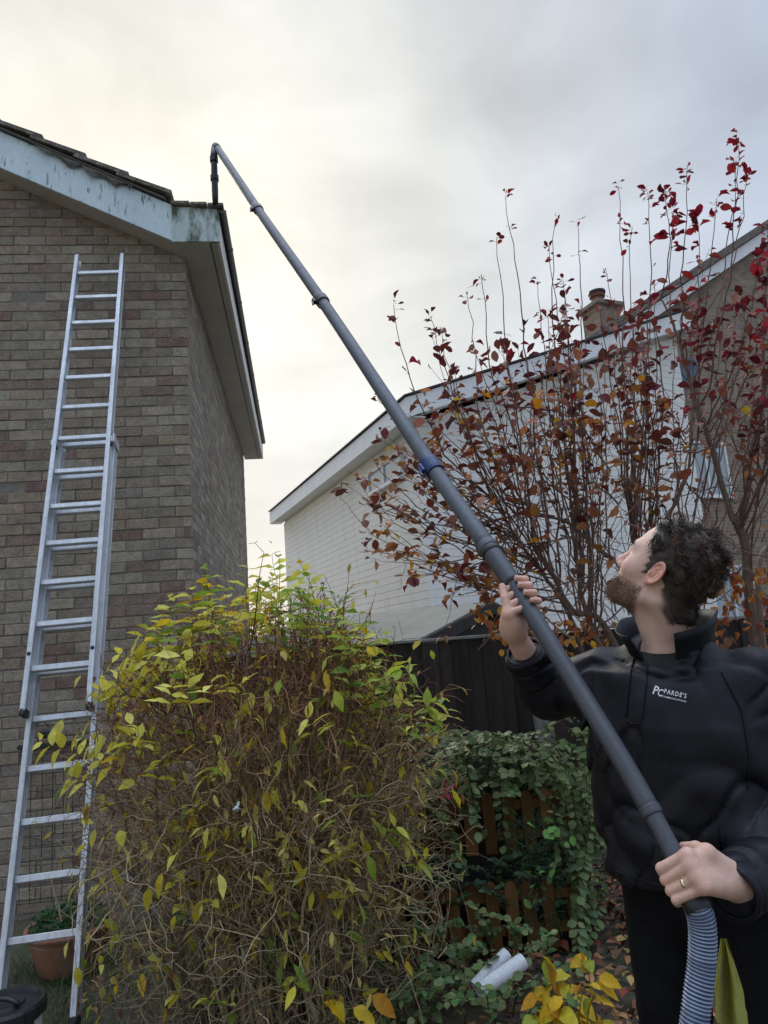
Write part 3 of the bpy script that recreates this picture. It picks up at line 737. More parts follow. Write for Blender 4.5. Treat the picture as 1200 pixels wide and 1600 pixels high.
# --- head frame
ps_=radians(44); pt_=radians(38)
hf0=A3(-cos(ps_),sin(ps_),0); hl=A3(-sin(ps_),-cos(ps_),0)
hf=hf0*cos(pt_)+A3(0,0,1)*sin(pt_); hu=A3(0,0,1)*cos(pt_)-hf0*sin(pt_)
HO=dep(1022,896,1.665)-hl*.074
HM=np.stack([hl,hf,hu]).astype(np.float32)
def HL(P): return (P-HO.astype(np.float32))@HM.T
def HWd(q): return HO+np.asarray(q)@HM
def head_core(q):
    x=np.abs(q[...,0]); m=np.stack([x,q[...,1],q[...,2]],-1)
    d=s_ell(m,(0,-.004,.038),(.077,.099,.088))
    d=smin(d,s_ell(m,(0,.034,-.028),(.061,.066,.082)),.03)
    d=smin(d,s_ell(m,(.040,.058,-.020),(.026,.028,.026)),.03)      # cheek
    d=smin(d,s_cap(m,(.050,.000,-.062),(.020,.076,-.104),.022,.019),.03)   # jaw
    d=smin(d,s_ell(m,(0,.082,-.104),(.024,.020,.019)),.025)        # chin
    d=smin(d,s_cap(m,(.0,.096,.026),(.036,.080,.028),.013,.012),.02)  # brow
    d=smax(d,-s_ell(m,(.031,.103,.006),(.017,.016,.012)),.018)     # socket
    d=smin(d,s_ell(m,(.031,.081,.006),(.0135,.0125,.0125)),.004)   # lids
    d=smin(d,s_cap(m,(0,.096,.012),(0,.117,-.030),.0085,.0115),.014)  # nose bridge
    d=smin(d,s_ell(m,(0,.119,-.033),(.0115,.0115,.010)),.008)
    d=smin(d,s_ell(m,(.0125,.106,-.037),(.0085,.011,.008)),.008)
    d=smax(d,-s_ell(m,(.007,.114,-.0445),(.004,.006,.004)),.004)
    d=smin(d,s_ell(m,(0,.088,-.064),(.030,.015,.020)),.02)
    d=smin(d,s_cap(m,(0,.1005,-.0600),(.018,.092,-.0630),.0050,.0035),.006)
    d=smin(d,s_cap(m,(0,.0990,-.0715),(.016,.091,-.0690),.0058,.0038),.006)
    d=smax(d,-s_cap(m,(0,.1075,-.0655),(.022,.094,-.0660),.0022,.0015),.004)
    return d
def ear(q):
    x=np.abs(q[...,0]); m=np.stack([x,q[...,1],q[...,2]],-1)
    # tilt: top of the ear leans back, rear edge stands off the head
    c=m-np.array([.080,-.006,.0],np.float32); a=.22; yy=c[...,1]*cos(a)+c[...,2]*sin(a); zz=-c[...,1]*sin(a)+c[...,2]*cos(a); xx=c[...,0]+yy*.42
    e=np.stack([xx,yy,zz],-1)
    body=s_ell(e,(0,0,.004),(.0075,.0185,.031)); body=smin(body,s_ell(e,(0,.006,-.024),(.006,.010,.012)),.008)
    rr=np.sqrt((yy/.62)**2+(zz-.006)**2)-.0265; rim=np.sqrt(rr**2*.7+(xx-.0055)**2)-.0042; rim=np.where(yy>.013,rim+ (yy-.013)*.6,rim)
    con=s_ell(e,(.0085,.003,-.001),(.0075,.0085,.0135)); groove=s_ell(e,(.0085,-.005,.013),(.0042,.0065,.012))
    trg=s_ell(e,(.0055,.0135,-.006),(.004,.0045,.006)); anti=s_cap(e,(.005,-.009,.014),(.005,-.009,-.010),.0032,.003)
    d=smax(body,-con,.003); d=smax(d,-groove,.003); d=smin(d,rim,.003); d=smin(d,trg,.004); d=smin(d,anti,.004)
    return d
NB=N0.astype(np.float32)
def head_sdf(P):
    q=HL(P); d=head_core(q)
    d=smin(d,s_ell(np.stack([np.abs(q[...,0]),q[...,1],q[...,2]],-1),(.074,-.002,.0),(.010,.012,.022)),.008)
    n0=HWd((0,-.028,-.048)); n1=TW(0,-.012,zN-.01)
    nk=s_cap(P,n0,n1,.058,.062)
    d=smin(d,nk,.028)
    d=smin(d,s_cap(P,HWd((0,.03,-.085)),TW(0,.045,zN-.005),.030,.034),.035)
    # sternomastoid towards the camera
    d=smin(d,s_cap(P,HWd((.055,-.035,-.055)),TW(.02,.05,zN-.02),.017,.014),.02)
    # shoulders / upper chest (under the jacket)
    t=TL(P); d=smin(d,s_ell(t,(0,.0,zN-.12),(.17,.085,.11)),.05)
    return d
pts=np.array([HWd((sx*.1,sy*.135,sz*.15)) for sx in (-1,1) for sy in (-1,1) for sz in (-1,1)]+[TW(sx*.18,sy*.1,zN-.2) for sx in (-1,1) for sy in (-1,1)])
Vh,Fh=nets(head_sdf,pts.min(0)-.012,pts.max(0)+.012,.0032)
# --- hands, closed round the pole
def frame_at(k):
    p=pole_at(k); ax=unit(pole_at(k+.12)-pole_at(k-.12)); c=CAM-p; c=unit(c-ax*np.dot(c,ax)); s_=np.cross(ax,c)
    if np.dot(s_,RT)<0: s_=-s_
    return p,ax,c,s_
def ring(fr,phi,r,off): p,ax,c,s_=fr; a=radians(phi); return p+ax*off+(s_*cos(a)+c*sin(a))*r
def hand_sdf(chains,palm,fore):
    def f(P):
        d=None
        for ch in palm:
            x=s_cap(P,*ch); d=x if d is None else smin(d,x,.022)
        fd=None
        for ch in chains:
            e=None
            for (a_,b2,ra,rb) in ch:
                x=s_cap(P,a_,b2,ra,rb); e=x if e is None else smin(e,x,.004)
            fd=e if fd is None else smin(fd,e,.0018)
        d=smin(d,fd,.009)
        for ch in fore: d=smin(d,s_cap(P,*ch),.02)
        return d
    return f
def fingers(fr,offs,radii,phis,rp,slant,scale=1.,mcpr=.030):
    out=[]; mcps=[]
    for o,rf_,ph,sl in zip(offs,radii,phis,slant):
        P0=ring(fr,ph[0],rp+mcpr,o); P1=ring(fr,ph[1],rp+rf_+.0060,o+sl*.4); P2=ring(fr,ph[2],rp+rf_+.0025,o+sl*.8); P3=ring(fr,ph[3],rp+rf_,o+sl)
        mid=ring(fr,(ph[1]+ph[2])/2,rp+rf_+.0045,o+sl*.6)
        out.append([(P0,P1,rf_*1.12,rf_*1.06),(P1,mid,rf_*1.04,rf_*.99),(mid,P2,rf_*.99,rf_*.97),(P2,P3,rf_*.97,rf_*.84)]); mcps.append(P0)
    return out,mcps
# his left hand (right in the picture): back of the hand to the camera, index finger uppermost
fl=frame_at(.62); rp=.0195
ch,mc_=fingers(fl,(.0315,.012,-.0085,-.027),(.0102,.0100,.0094,.0082),((62,158,222,285),(66,166,228,290),(64,166,228,290),(58,160,225,290)),rp,(-.006,-.005,-.003,.0),mcpr=.027)
wl_=WL
tb=ring(fl,18,rp+.040,.030); tm=ring(fl,-12,rp+.024,.050); tt_=ring(fl,-48,rp+.013,.062)
ch.append([(tb,tm,.0135,.0118),(tm,tt_,.0112,.0085)])
palm=[(wl_*.94+m*.06,m,.0235,.0122) for m in mc_]+[(wl_,tb,.023,.015)]
fore=[(WL,WL+(EL-WL)*.45,.0280,.034)]
f_l=hand_sdf(ch,palm,fore)
allp=np.array([p for c_ in ch for s4 in c_ for p in s4[:2]]+[WL,WL+(EL-WL)*.4]); Vl,Fl=nets(f_l,allp.min(0)-.04,allp.max(0)+.04,.0022)
ringfinger=ch[2]
# his right hand (left in the picture): palm on the near left side, fingers over the top, tips towards the camera
fr_=frame_at(4.02); rp2=.0218
ch2,mc2=fingers(fr_,(.030,.009,-.012,-.031),(.0098,.0099,.0094,.0083),((250,312,8,58),(252,314,10,62),(250,312,8,58),(246,308,2,50)),rp2,(.004,.002,-.004,-.012),mcpr=.024)
tb=ring(fr_,168,rp2+.030,-.035); tm=ring(fr_,150,rp2+.020,.005); tt_=ring(fr_,140,rp2+.0125,.040)
ch2.append([(tb,tm,.0135,.0115),(tm,tt_,.0112,.0088)])
palm2=[(WR*.93+m*.07,m,.021,.0125) for m in mc2]+[(WR,tb,.022,.016),(WR*.5+tb*.5,ring(fr_,190,rp2+.022,-.01),.020,.017)]
fore2=[(WR,WR+(ER-WR)*.6,.0255,.037)]
f_r=hand_sdf(ch2,palm2,fore2)
allp=np.array([p for c_ in ch2 for s4 in c_ for p in s4[:2]]+[WR,WR+(ER-WR)*.5]); Vr,Fr=nets(f_r,allp.min(0)-.04,allp.max(0)+.04,.0022)
# --- one body mesh: head, neck, chest, arms (inside the sleeves), hands
skin=mk('skin',(.71,.475,.375),.52,spec=.4,var=.07,vs=30,fine=.05,fs=300,bump=.22,bs=380,attr=True,sss=.10)
q=HL(Vh.astype(np.float32)); ax_=np.abs(q[:,0])
def hair_mask(q):
    x=np.abs(q[...,0]); y=q[...,1]; z=q[...,2]
    m=z-(.012+.86*y)-np.where(y>.03,(y-.03)*.55,0)
    m=np.maximum(m,np.minimum(-.030-y-.55*np.maximum(-z-.025,0)+.004*np.sin(z*160),z+.105+.4*(y+.05)))
    m=np.maximum(m,np.minimum(np.minimum(.030-y,y+.01),z+.014)+.004*np.sin(z*300+y*200))
    return m
def beard_mask(q):
    y=q[...,1]; z=q[...,2]; x=np.abs(q[...,0])
    cheek=-.043-.19*(y-.03)-z
    m=np.minimum(np.minimum(cheek,y-.006),z+.150-.25*y)
    must=np.minimum(np.minimum(-.045-z,z+.062),np.minimum(.030-x,y-.08))
    m=np.maximum(m,must)
    lips=np.minimum(np.minimum(.0205-x,y-.085),np.minimum(z+.0775,-.0565-z))
    return np.minimum(m,-lips*1.5)
hm=np.clip(hair_mask(q)/.012+.3,0,1); bm=np.clip(beard_mask(q)/.014+.25,0,1)
iseare=(np.linalg.norm((np.stack([np.abs(q[:,0]),q[:,1],q[:,2]],-1)-np.array([.080,-.002,0]))/np.array([.012,.014,.024]),axis=1)<1); hm[iseare]=0
cc_=np.ones((len(Vh),3)); 
cc_*=1-.12*np.clip((q[:,1]-.06)/.04,0,1)[:,None]*np.array([0,.7,.5])
cc_[iseare]=(1.0,.74,.68)
for c0_,sg_,am_ in (((.046,.058,-.018),.020,.10),((.0,.116,-.034),.014,.14),((.03,.09,-.004),.012,.06)):
    g_=np.exp(-((np.abs(q[:,0])-c0_[0])**2+(q[:,1]-c0_[1])**2+(q[:,2]-c0_[2])**2)/(2*sg_**2)); cc_*=1-g_[:,None]*np.array([.02,1.25,1.0])*am_
cc_*=(1+.05*vnoise(q*45.)+.04*vnoise(q*120.))[:,None]
lips=(np.abs(q[:,0])<.02)&(q[:,1]>.09)&(q[:,2]<-.057)&(q[:,2]>-.076); cc_[lips]=(.85,.55,.52)
cc_=cc_*(1-hm[:,None])+np.array([.16,.17,.19])*hm[:,None]
cc_=cc_*(1-.66*bm[:,None])+np.array([.24,.19,.16])*.66*bm[:,None]
body=MB(); body.add(Vh,Fh,cc_)
for sx in (1,-1):
    bx=np.array([HWd((sx*a_,b2,c_)) for a_ in (.064,.102) for b2 in (-.036,.024) for c_ in (-.042,.042)])
    Ve,Fe=nets(lambda P: np.where(HL(P)[...,0]*sx>.06,ear(HL(P)),1.),bx.min(0),bx.max(0),.0016)
    qe=HL(Ve.astype(np.float32)); body.add(Ve,Fe,np.array([1.02,.76,.70])*(1+.05*vnoise(qe*90.))[:,None])

def hand_col(V,chains,base):
    c=np.ones((len(V),3))*np.array(base)
    for ch_ in chains:
        for k,(pt,am,sg_) in enumerate(((ch_[0][0],.13,.010),(ch_[0][1],.17,.0075),(ch_[-1][1],.16,.008))):
            g_=np.exp(-((V-pt)**2).sum(1)/(2*sg_**2)); c*=1-g_[:,None]*np.array([.10,1.1,1.0])*am
    return c*(1+.06*vnoise(V.astype(np.float32)*60.)+.05*vnoise(V.astype(np.float32)*160.))[:,None]
body.add(Vl,Fl,hand_col(Vl,ch,(1,.95,.92))); body.add(Vr,Fr,hand_col(Vr,ch2,(1,.92,.88)))
for a_,b2,ra,rb in ((SR,ER,.045,.040),(ER,WR+(ER-WR)*.4,.040,.033),(SL,EL,.045,.040),(EL,WL+(EL-WL)*.35,.040,.033)):
    body.tube(np.linspace(a_,b2,5),np.linspace(ra,rb,5),10)
body.build('body',skin,person,smooth=True)
# eyes (only the lashes' slit shows from here)
ey=MB()
for sx in (1,):
    ey.lathe([(0,-.0115),(.006,-.0098),(.0098,-.006),(.0115,0),(.0098,.006),(.006,.0098),(0,.0115)],HWd((.031*sx,.0815,.006)),hf,14)
ey.build('eye',mk('eye_white',(.7,.68,.65),.15,var=0,fine=0),person,smooth=True)
nl=MB()
for s4 in (ch2[0][-1],ch2[1][-1],ch2[2][-1]):
    a_,b2=np.asarray(s4[0]),np.asarray(s4[1]); ax=unit(b2-a_); o=b2-pole_at(4.02); pa=fr_[1]; o=unit(o-pa*np.dot(o,pa)); sd_=unit(np.cross(ax,o))
    for k in range(1):
        uu=np.linspace(-1,1,7)*.8; V=[]
        for t in (-.004,.002,.0075):
            for u in uu: V.append(b2+ax*t+sd_*(u*.0062)+o*(s4[3]*sqrt(max(0,1-(u*.62)**2))+.0006-(abs(t)*.15)))
        I=np.arange(2)[:,None]*7+np.arange(6)[None,:]; nl.add(np.array(V),np.stack([I,I+1,I+8,I+7],-1).reshape(-1,4))
nl.build('fingernail',mk('nail',(.62,.41,.34),.35,var=.05),person,smooth=True)
# wedding ring on the left hand
(a_,b2,ra,rb)=ringfinger[0]; p=a_*.55+b2*.45; ax=unit(b2-a_); w=MB()
w.lathe([(ra*1.0,-.003),(ra*1.10,-.0022),(ra*1.10,.0022),(ra*1.0,.003)],p,ax,18); w.build('ring',mk('gold',(.80,.68,.45),.22,metal=1.,var=.03),person,smooth=True)

# --- jacket
SEC=np.array([(.84,.0,.0,.208,.152),(.93,0,0,.226,.162),(1.02,0,.003,.230,.160),(1.14,0,.004,.232,.155),(1.26,0,.004,.234,.150),(1.34,0,0,.205,.130),(1.39,0,-.004,.178,.118),(zN-.04,0,-.010,.125,.100),(zN-.005,0,-.012,.105,.088),(zN+.04,0,-.014,.080,.080)])
HEM=.915
def crease(Q,w=5.): return np.clip(1-np.abs(vnoise(Q))*w,0,1)**1.5
def jacket_sdf(P):
    t=TL(P); z=t[...,2]
    cx=np.interp(z,SEC[:,0],SEC[:,1]); cy=np.interp(z,SEC[:,0],SEC[:,2]); a=np.interp(z,SEC[:,0],SEC[:,3]); b=np.interp(z,SEC[:,0],SEC[:,4])
    x=(t[...,0]-cx)/a; y=(t[...,1]-cy)/b; rr=(np.abs(x)**2.3+np.abs(y)**2.3)**(1/2.3)
    d=(rr-1)*np.minimum(a,b)
    d=smax(d,z-(zN+.012+.25*np.maximum(-t[...,1],0)*1.0-.30*np.maximum(t[...,1],0)),.012)
    n=vnoise(P*9.+3); n2=vnoise(P*22.+7); n3=vnoise(P*4.5)
    # long soft drapes: diagonal from the raised shoulder, gathers over the hem
    u=t[...,0]*cos(.9)+z*sin(.9); v_=-t[...,0]*sin(.9)+z*cos(.9)
    fo=(np.abs(np.sin(u*23+n*1.8+n3*2.5))-.6)*-.0080*np.clip(1.4-np.abs(v_-1.0)*1.2,0,1)*(.5+.5*n3)+ .0115*crease(np.stack([u*9+n*.5,v_*3.2,t[...,1]*3],-1)+2,5.5)+ .0095*crease(np.stack([(t[...,0]-.5*z)*12+n*.6,(z+.5*t[...,0])*4.5,t[...,1]*4],-1)+9,6.)+ n*.006+n2*.0025+ (np.abs(np.sin(t[...,0]*20+z*9+n*1.6+n3*2))-.6)*-.005
    fo+= np.sin(z*75+n*3+t[...,0]*10)*.0034*np.clip((1.06-z)/.12,0,1)
    d=d+fo
    for A,B,C,r0,r1,r2,cut in ((SR,ER,WR,.074,.064,.050,.36),(SL,EL,WL,.072,.070,.052,-.10)):
        C2=C+(B-C)*cut
        ab=B-A; tt=np.clip(((P-A.astype(np.float32))@ab.astype(np.float32))/float(ab@ab),0,1)
        bc=C2-B; t2=((P-B.astype(np.float32))@bc.astype(np.float32))/float(bc@bc)
        up_=s_cap(P,A,B,r0,r1); lo_=s_cap(P,B,C2+(C2-B)*.3,r1,r2)
        lo_=smax(lo_,(t2-1.0)*np.linalg.norm(bc),.008)
        w1=(np.abs(np.sin((tt*np.linalg.norm(ab))*42+n*2.2+n3*2+t[...,0]*9))-.6)*-.006*np.clip((tt-.25)*1.8,0,1)+.014*crease(np.stack([tt*np.linalg.norm(ab)*19+n*.6+t[...,0]*5,t[...,2]*6,t[...,1]*6],-1)+4,5.)+n*.006+n2*.003
        w2=(np.abs(np.sin((np.clip(t2,0,1)*np.linalg.norm(bc))*48+n*2.4+z*8))-.6)*-.006*np.clip(1.15-t2,.2,1)+.014*crease(np.stack([t2*np.linalg.norm(bc)*20+n*.6+z*6,t[...,0]*7,t[...,1]*6],-1)+6,5.)+n*.006+n2*.0025
        cuff=np.where(t2>.80,-.003,0)
        up_=up_+w1; lo_=lo_+w2+cuff
        arm=smin(up_,lo_,.03); d=smin(d,arm,.055)
    # open neck
    nk=s_cap(P,TW(0,.03,zN-.035),TW(0,-.005,zN+.2),.060,.074); d=smax(d,-nk,.01)
    d=smax(d,HEM+.012*np.sin(t[...,0]*9)-z,.012)
    return d
pts=np.array([SR,ER,WR,SL,EL,WL,TW(-.25,-.18,HEM),TW(.25,.18,HEM),TW(.25,-.18,zN+.06),TW(-.25,.18,HEM)])
Vj,Fj=nets(jacket_sdf,pts.min(0)-.10,pts.max(0)+.10,.0054); Vj=relax(Vj,Fj,1,.35)
jm=mk('jacket_nylon',(.0068,.0073,.0118),.50,spec=.30,var=.18,vs=14,fine=.16,fs=160,bump=.16,bs=260)
jw=MB(); jw.add(Vj,Fj); jacket=jw.build('jacket',jm,person,smooth=True)
# cuffs
for C,B,cut,r in ((WR,ER,.36,.0505),(WL,EL,-.10,.0515)):
    c=C+(B-C)*cut; ax=unit(C-B); w=MB(); th=np.linspace(0,1,10)
    w.lathe([(r*.86,.010),(r*.98,.012),(r*1.03,.004),(r*1.04,-.012),(r*1.03,-.030),(r*.98,-.037)],c,ax,28); w.build('cuff',jm,jacket,smooth=True)
# collar: standing strip, open at the front
def strip(th0,th1,rb,rt,zb,zt,thick,mat,nm,par,n=40):
    th=np.linspace(th0,th1,n); V=[]; lv=5
    for t in th:
        e=tf_*cos(t)+tl_*sin(t)
        for side in (0,1):
            for k in range(lv):
                s_=k/(lv-1); r=rb(t)+(rt(t)-rb(t))*s_**1.5+(thick if side else 0); z=zb(t)+(zt(t)-zb(t))*s_
                V.append(TW(0,-.010,zN)+e*r*np.array(1.)+A3(0,0,z)+.002*vnoise(np.array([[t*3,s_*2,side]]))[0]*e)
    V=np.array(V); F=[]; w2=2*lv
    for i in range(n-1):
        for k in range(lv-1):
            F.append((i*w2+k,(i+1)*w2+k,(i+1)*w2+k+1,i*w2+k+1)); F.append((i*w2+lv+k,i*w2+lv+k+1,(i+1)*w2+lv+k+1,(i+1)*w2+lv+k))
        F.append((i*w2+lv-1,(i+1)*w2+lv-1,(i+1)*w2+w2-1,i*w2+w2-1)); F.append((i*w2,i*w2+lv,(i+1)*w2+lv,(i+1)*w2))
    for i in (0,n-1):
        for k in range(lv-1): F.append((i*w2+k,i*w2+k+1,i*w2+lv+k+1,i*w2+lv+k))
    w=MB(); w.add(V,np.array(F)); return w.build(nm,mat,par,smooth=True)
strip(radians(22),radians(338),lambda t:.088+.006*abs(sin(t)),lambda t:.114+.034*max(0,cos(t))**2,lambda t:-.016-.052*max(0,cos(t))+.010*max(0,-cos(t)),lambda t:.066-.046*max(0,cos(t))+.012*max(0,-cos(t)),.006,jm,'collar',jacket)
# black undershirt at the neck
us=MB()
us.add(*(lambda V,F:(V,F))(*nets(lambda P: s_ell(TL(P),(0,.010,zN-.075),(.110,.098,.075)),TW(0,0,zN-.08)-.15,TW(0,0,zN-.08)+.15,.008))); us.build('undershirt',mk('shirt_black',(.012,.012,.013),.85),person,smooth=True)
# --- trousers and boots
PVz=.86; 
def trouser_sdf(P):
    t=TL(P); n=vnoise(P*8.+1); n2=vnoise(P*20.); d=s_ell(t,(0,-.005,.90),(.185,.135,.15))
    for sx,fx in ((-1,.0),(1,.02)):
        a=(sx*.088,fx*.5,.86); k=(sx*.112,.025+fx,.48); an=(sx*.125,-.01+fx,.06)
        q_=t; e=smin(s_cap(q_,a,k,.098,.074),s_cap(q_,k,an,.074,.062),.02)
        e=e+np.sin(t[...,2]*60+n*4+t[...,0]*12)*.003*np.clip(1-np.abs(t[...,2]-.5)*2,.2,1)+n*.005+n2*.0015
        d=smin(d,e,.025)
    return smax(d,.05-t[...,2],.01)
Vt,Ft=nets(trouser_sdf,(FX-.32,FY-.32,.03),(FX+.32,FY+.32,1.08),.0095)
tm_=mk('trouser_cloth',(.0095,.0095,.0108),.9,spec=.1,var=.2,vs=20,fine=.15,fs=200,bump=.25,bs=160)
tw=MB(); tw.add(Vt,Ft); trs=tw.build('trousers',tm_,person,smooth=True)
bt=mk('boot_leather',(.02,.017,.014),.55)
for sx,fx in ((-1,.0),(1,.02)):
    def boot(P):
        t=TL(P); c=np.array([sx*.125,fx,0],np.float32); q_=t-c
        d=smin(s_cap(q_,(0,-.03,.06),(0,.15,.05),.052,.046),s_cap(q_,(0,-.02,.06),(0,-.01,.20),.055,.058),.03)
        return smax(d,.004-q_[...,2],.008)
    c=TW(sx*.125,fx,.1); Vb,Fb=nets(boot,c-.28,c+.28,.011); w=MB(); w.add(Vb,Fb); w.build('boot',bt,person,smooth=True)
# --- hair: a clumped shell with single locks over it, and a short beard
hairm=mk('hair_dark',(.050,.039,.033),.5,spec=.5,var=.25,vs=60,fine=.1,attr=True)
def hair_len(q):
    top=np.clip((q[...,2]-.03)/.06,0,1); back=np.clip((-.02-q[...,1])/.05,0,1)*np.clip((q[...,2]+.04)/.06,0,1)
    return .005+.010*np.maximum(top,back*.6)
def hair_sdf(P):
    q=HL(P); d=head_core(q); d=smin(d,s_cap(P,HWd((0,-.028,-.048)),TW(0,-.012,zN-.01),.058,.062),.028); m=hair_mask(q)+.004*vnoise(q*90.)
    n=vnoise(q*70.)*.5+vnoise(q*140.+4)*.3; ln=hair_len(q)*(.62+.40*n)
    d=d-ln*np.clip(m/.022+.15,0,1)
    return smax(d,-(m-.001),.006)
pts=np.array([HWd((sx*.115,sy*.14,sz*.15)) for sx in (-1,1) for sy in (-1,1) for sz in (-1,1)])
Vs,Fs=nets(hair_sdf,pts.min(0),pts.max(0),.0034)
hw=MB(); hw.add(Vs,Fs); hair=hw.build('hair',hairm,person,smooth=True)
def lock(mb,p,d0,ln,curl,rad,col,n=5,ref=None,ph=None):
    a=unit(np.cross(d0,rng.normal(size=3) if ref is None else ref)); b=np.cross(d0,a); ph=rng.uniform(0,6.28) if ph is None else ph; pts=[p]; r_=curl
    for k in range(1,n):
        t=k/(n-1); pts.append(p+d0*ln*t*(1-.25*t)+ (a*(cos(ph+t*3.4)-cos(ph))+b*(sin(ph+t*3.4)-sin(ph)))*r_*t)
    mb.tube(np.array(pts),np.linspace(rad,rad*.35,n),3,col,cap=False)
qs=HL(Vs.astype(np.float32)); ok=np.where((hair_mask(qs)>.002))[0]
ctr=HWd((0,0,.02)); pick=rng.choice(ok,6500); lk=MB()
cen=rng.choice(ok,330); cP=Vs[cen]; cD=rng.normal(0,1,(330,3)); cPh=rng.uniform(0,6.28,330); cG=rng.choice([.6,.9,1.2,1.9,3.0],330,p=[.25,.3,.25,.13,.07])
for i in pick:
    p=Vs[i]; n_=unit(p-ctr); qi=qs[i]; top=min(1,max(0,(qi[2]-.0)/.07)); back=min(1,max(0,(-qi[1])/.06))
    ci=int(np.argmin(((cP-p)**2).sum(1))); flow=-hf*.6+hu*cD[ci,0]*.45+hl*cD[ci,1]*.55+(cP[ci]-p)*14
    d0=unit(n_*(.20+.20*top)+flow*(1.0)+rng.normal(0,.12,3)); ln=(.007+.025*max(top,.55*back*min(1,max(0,(qi[2]+.05)/.05))))*rng.uniform(.6,1.15)
    g=rng.choice([.7,1.0,1.3,2.2,3.4],p=[.25,.3,.25,.13,.07])
    g=cG[ci]*rng.uniform(.75,1.3); lock(lk,p-n_*.003,d0,ln,.0095*max(top,back*.6),.00095,(g*1.35,g*1.05,g*.88),6,cD[ci],cPh[ci]+rng.normal(0,.3))
# fringe and sideburn
lk.build('hair_locks',hairm,hair,kind='stuff')
be_=MB(); okb=np.where((beard_mask(q)>.0)&(~iseare))[0]; bw_=np.clip(beard_mask(q[okb])/.02,.05,1); bw_/=bw_.sum()
for i in rng.choice(okb,2900,p=bw_):
    p=Vh[i]; n_=unit(p-HWd((0,.02,-.06))); d0=unit(n_*.6-hu*.7+hf*.15+rng.normal(0,.25,3)); chin=min(1,max(0,(q[i,1]-.05)/.04))
    g=rng.uniform(.8,2.2); lock(be_,p,d0,.005+.012*chin*rng.uniform(.5,1.2),.001,.00065,(g*2.4,g*1.65,g*1.15),4)
be_.build('beard',hairm,person,kind='stuff')
eb=MB()
for sx in (1,-1):
    for k in range(90):
        t=rng.random(); p=HWd((sx*(.012+.036*t),.103-.022*t*t+.001,.026+.006*sin(t*2.5)+rng.normal(0,.002))); lock(eb,p,unit(hl*sx*.8+hf*.25+hu*.25+rng.normal(0,.2,3)),.009,.0005,.0006,(1.2,1,.9),4)
eb.build('eyebrow',hairm,person,kind='stuff')
# --- print on the chest
from mathutils.bvhtree import BVHTree
bv=BVHTree.FromPolygons([tuple(v) for v in Vj],[tuple(int(i) for i in f) for f in Fj])
def on_jacket(x,y,off=.0022):
    r=ray(x,y); h=bv.ray_cast(Vector(CAM),Vector(unit(r)))
    return None if h[0] is None else np.array(h[0])-unit(r)*off
def text_mesh(body_,size,shear=0.,space=1.,bold=.018):
    cu=bpy.data.curves.new('print','FONT'); cu.body=body_; cu.size=size; cu.shear=shear; cu.space_character=space; cu.resolution_u=2; cu.offset=bold
    o=bpy.data.objects.new('print',cu); COL.objects.link(o); dg=bpy.context.evaluated_depsgraph_get(); me=o.evaluated_get(dg).to_mesh()
    V=np.array([v.co[:2] for v in me.vertices]); F=[tuple(p.vertices) for p in me.polygons]; o.evaluated_get(dg).to_mesh_clear()
    bpy.data.objects.remove(o); bpy.data.curves.remove(cu); return V,F
lg=mk('print_white',(.72,.76,.78),.5,var=.03)
ang=radians(13); ex=A3(cos(ang),sin(ang)); eyv=A3(sin(.10),-cos(.10))
def print_text(txt,x,y,size,width=None,shear=0.,space=1.,nm='logo_print',tilt=ang):
    V,F=text_mesh(txt,1.,shear,space); w0=V[:,0].max()-V[:,0].min(); sx=(width/w0) if width else size; out=[]; ex=A3(cos(tilt),sin(tilt))
    for u,v in V:
        px=x+ex[0]*u*sx+eyv[0]*v*size; py=y+ex[1]*u*sx+eyv[1]*v*size; h=on_jacket(px,py)
        if h is None: return
        out.append(h)
    w=MB(); w.add(np.array(out),F); w.build(nm,lg,jacket)
print_text('P',1018.5,1083.5,19,10.,.25); print_text('C',1026,1086.5,16,9.,.25); 
print_text("PARDE'S",1037,1083.0,10.2,36,.12,1.25); print_text('COMMUNICATIONS',1035,1089,3.7,38,0,1.1)
# flap and placket edges on the chest
def seam(pxs,rad,nm,mat,off=.003):
    P=[]
    for (x0,y0),(x1,y1) in zip(pxs,pxs[1:]):
        for t in np.linspace(0,1,8,endpoint=False):
            h=on_jacket(x0+(x1-x0)*t,y0+(y1-y0)*t,off)
            if h is not None: P.append(h)
    if len(P)>3: w=MB(); w.tube(np.array(P),rad,5); w.build(nm,mat,jacket,smooth=True)
seam([(992,1022),(985,1050),(980,1090),(977,1125)],.0022,'placket_seam',jm)
seam([(1012,1030),(1010,1060),(1006,1095),(1002,1130)],.0018,'placket_seam',jm)
seam([(977,1125),(990,1131),(1002,1130)],.0018,'placket_seam',jm)
seam([(1128,1050),(1160,1110),(1172,1180),(1168,1240)],.0022,'sleeve_seam',jm)
seam([(925,1345),(980,1368),(1040,1385),(1100,1392)],.0018,'hem_seam',jm)
seam([(1090,1230),(1120,1290),(1128,1345)],.0020,'pocket_seam',jm)

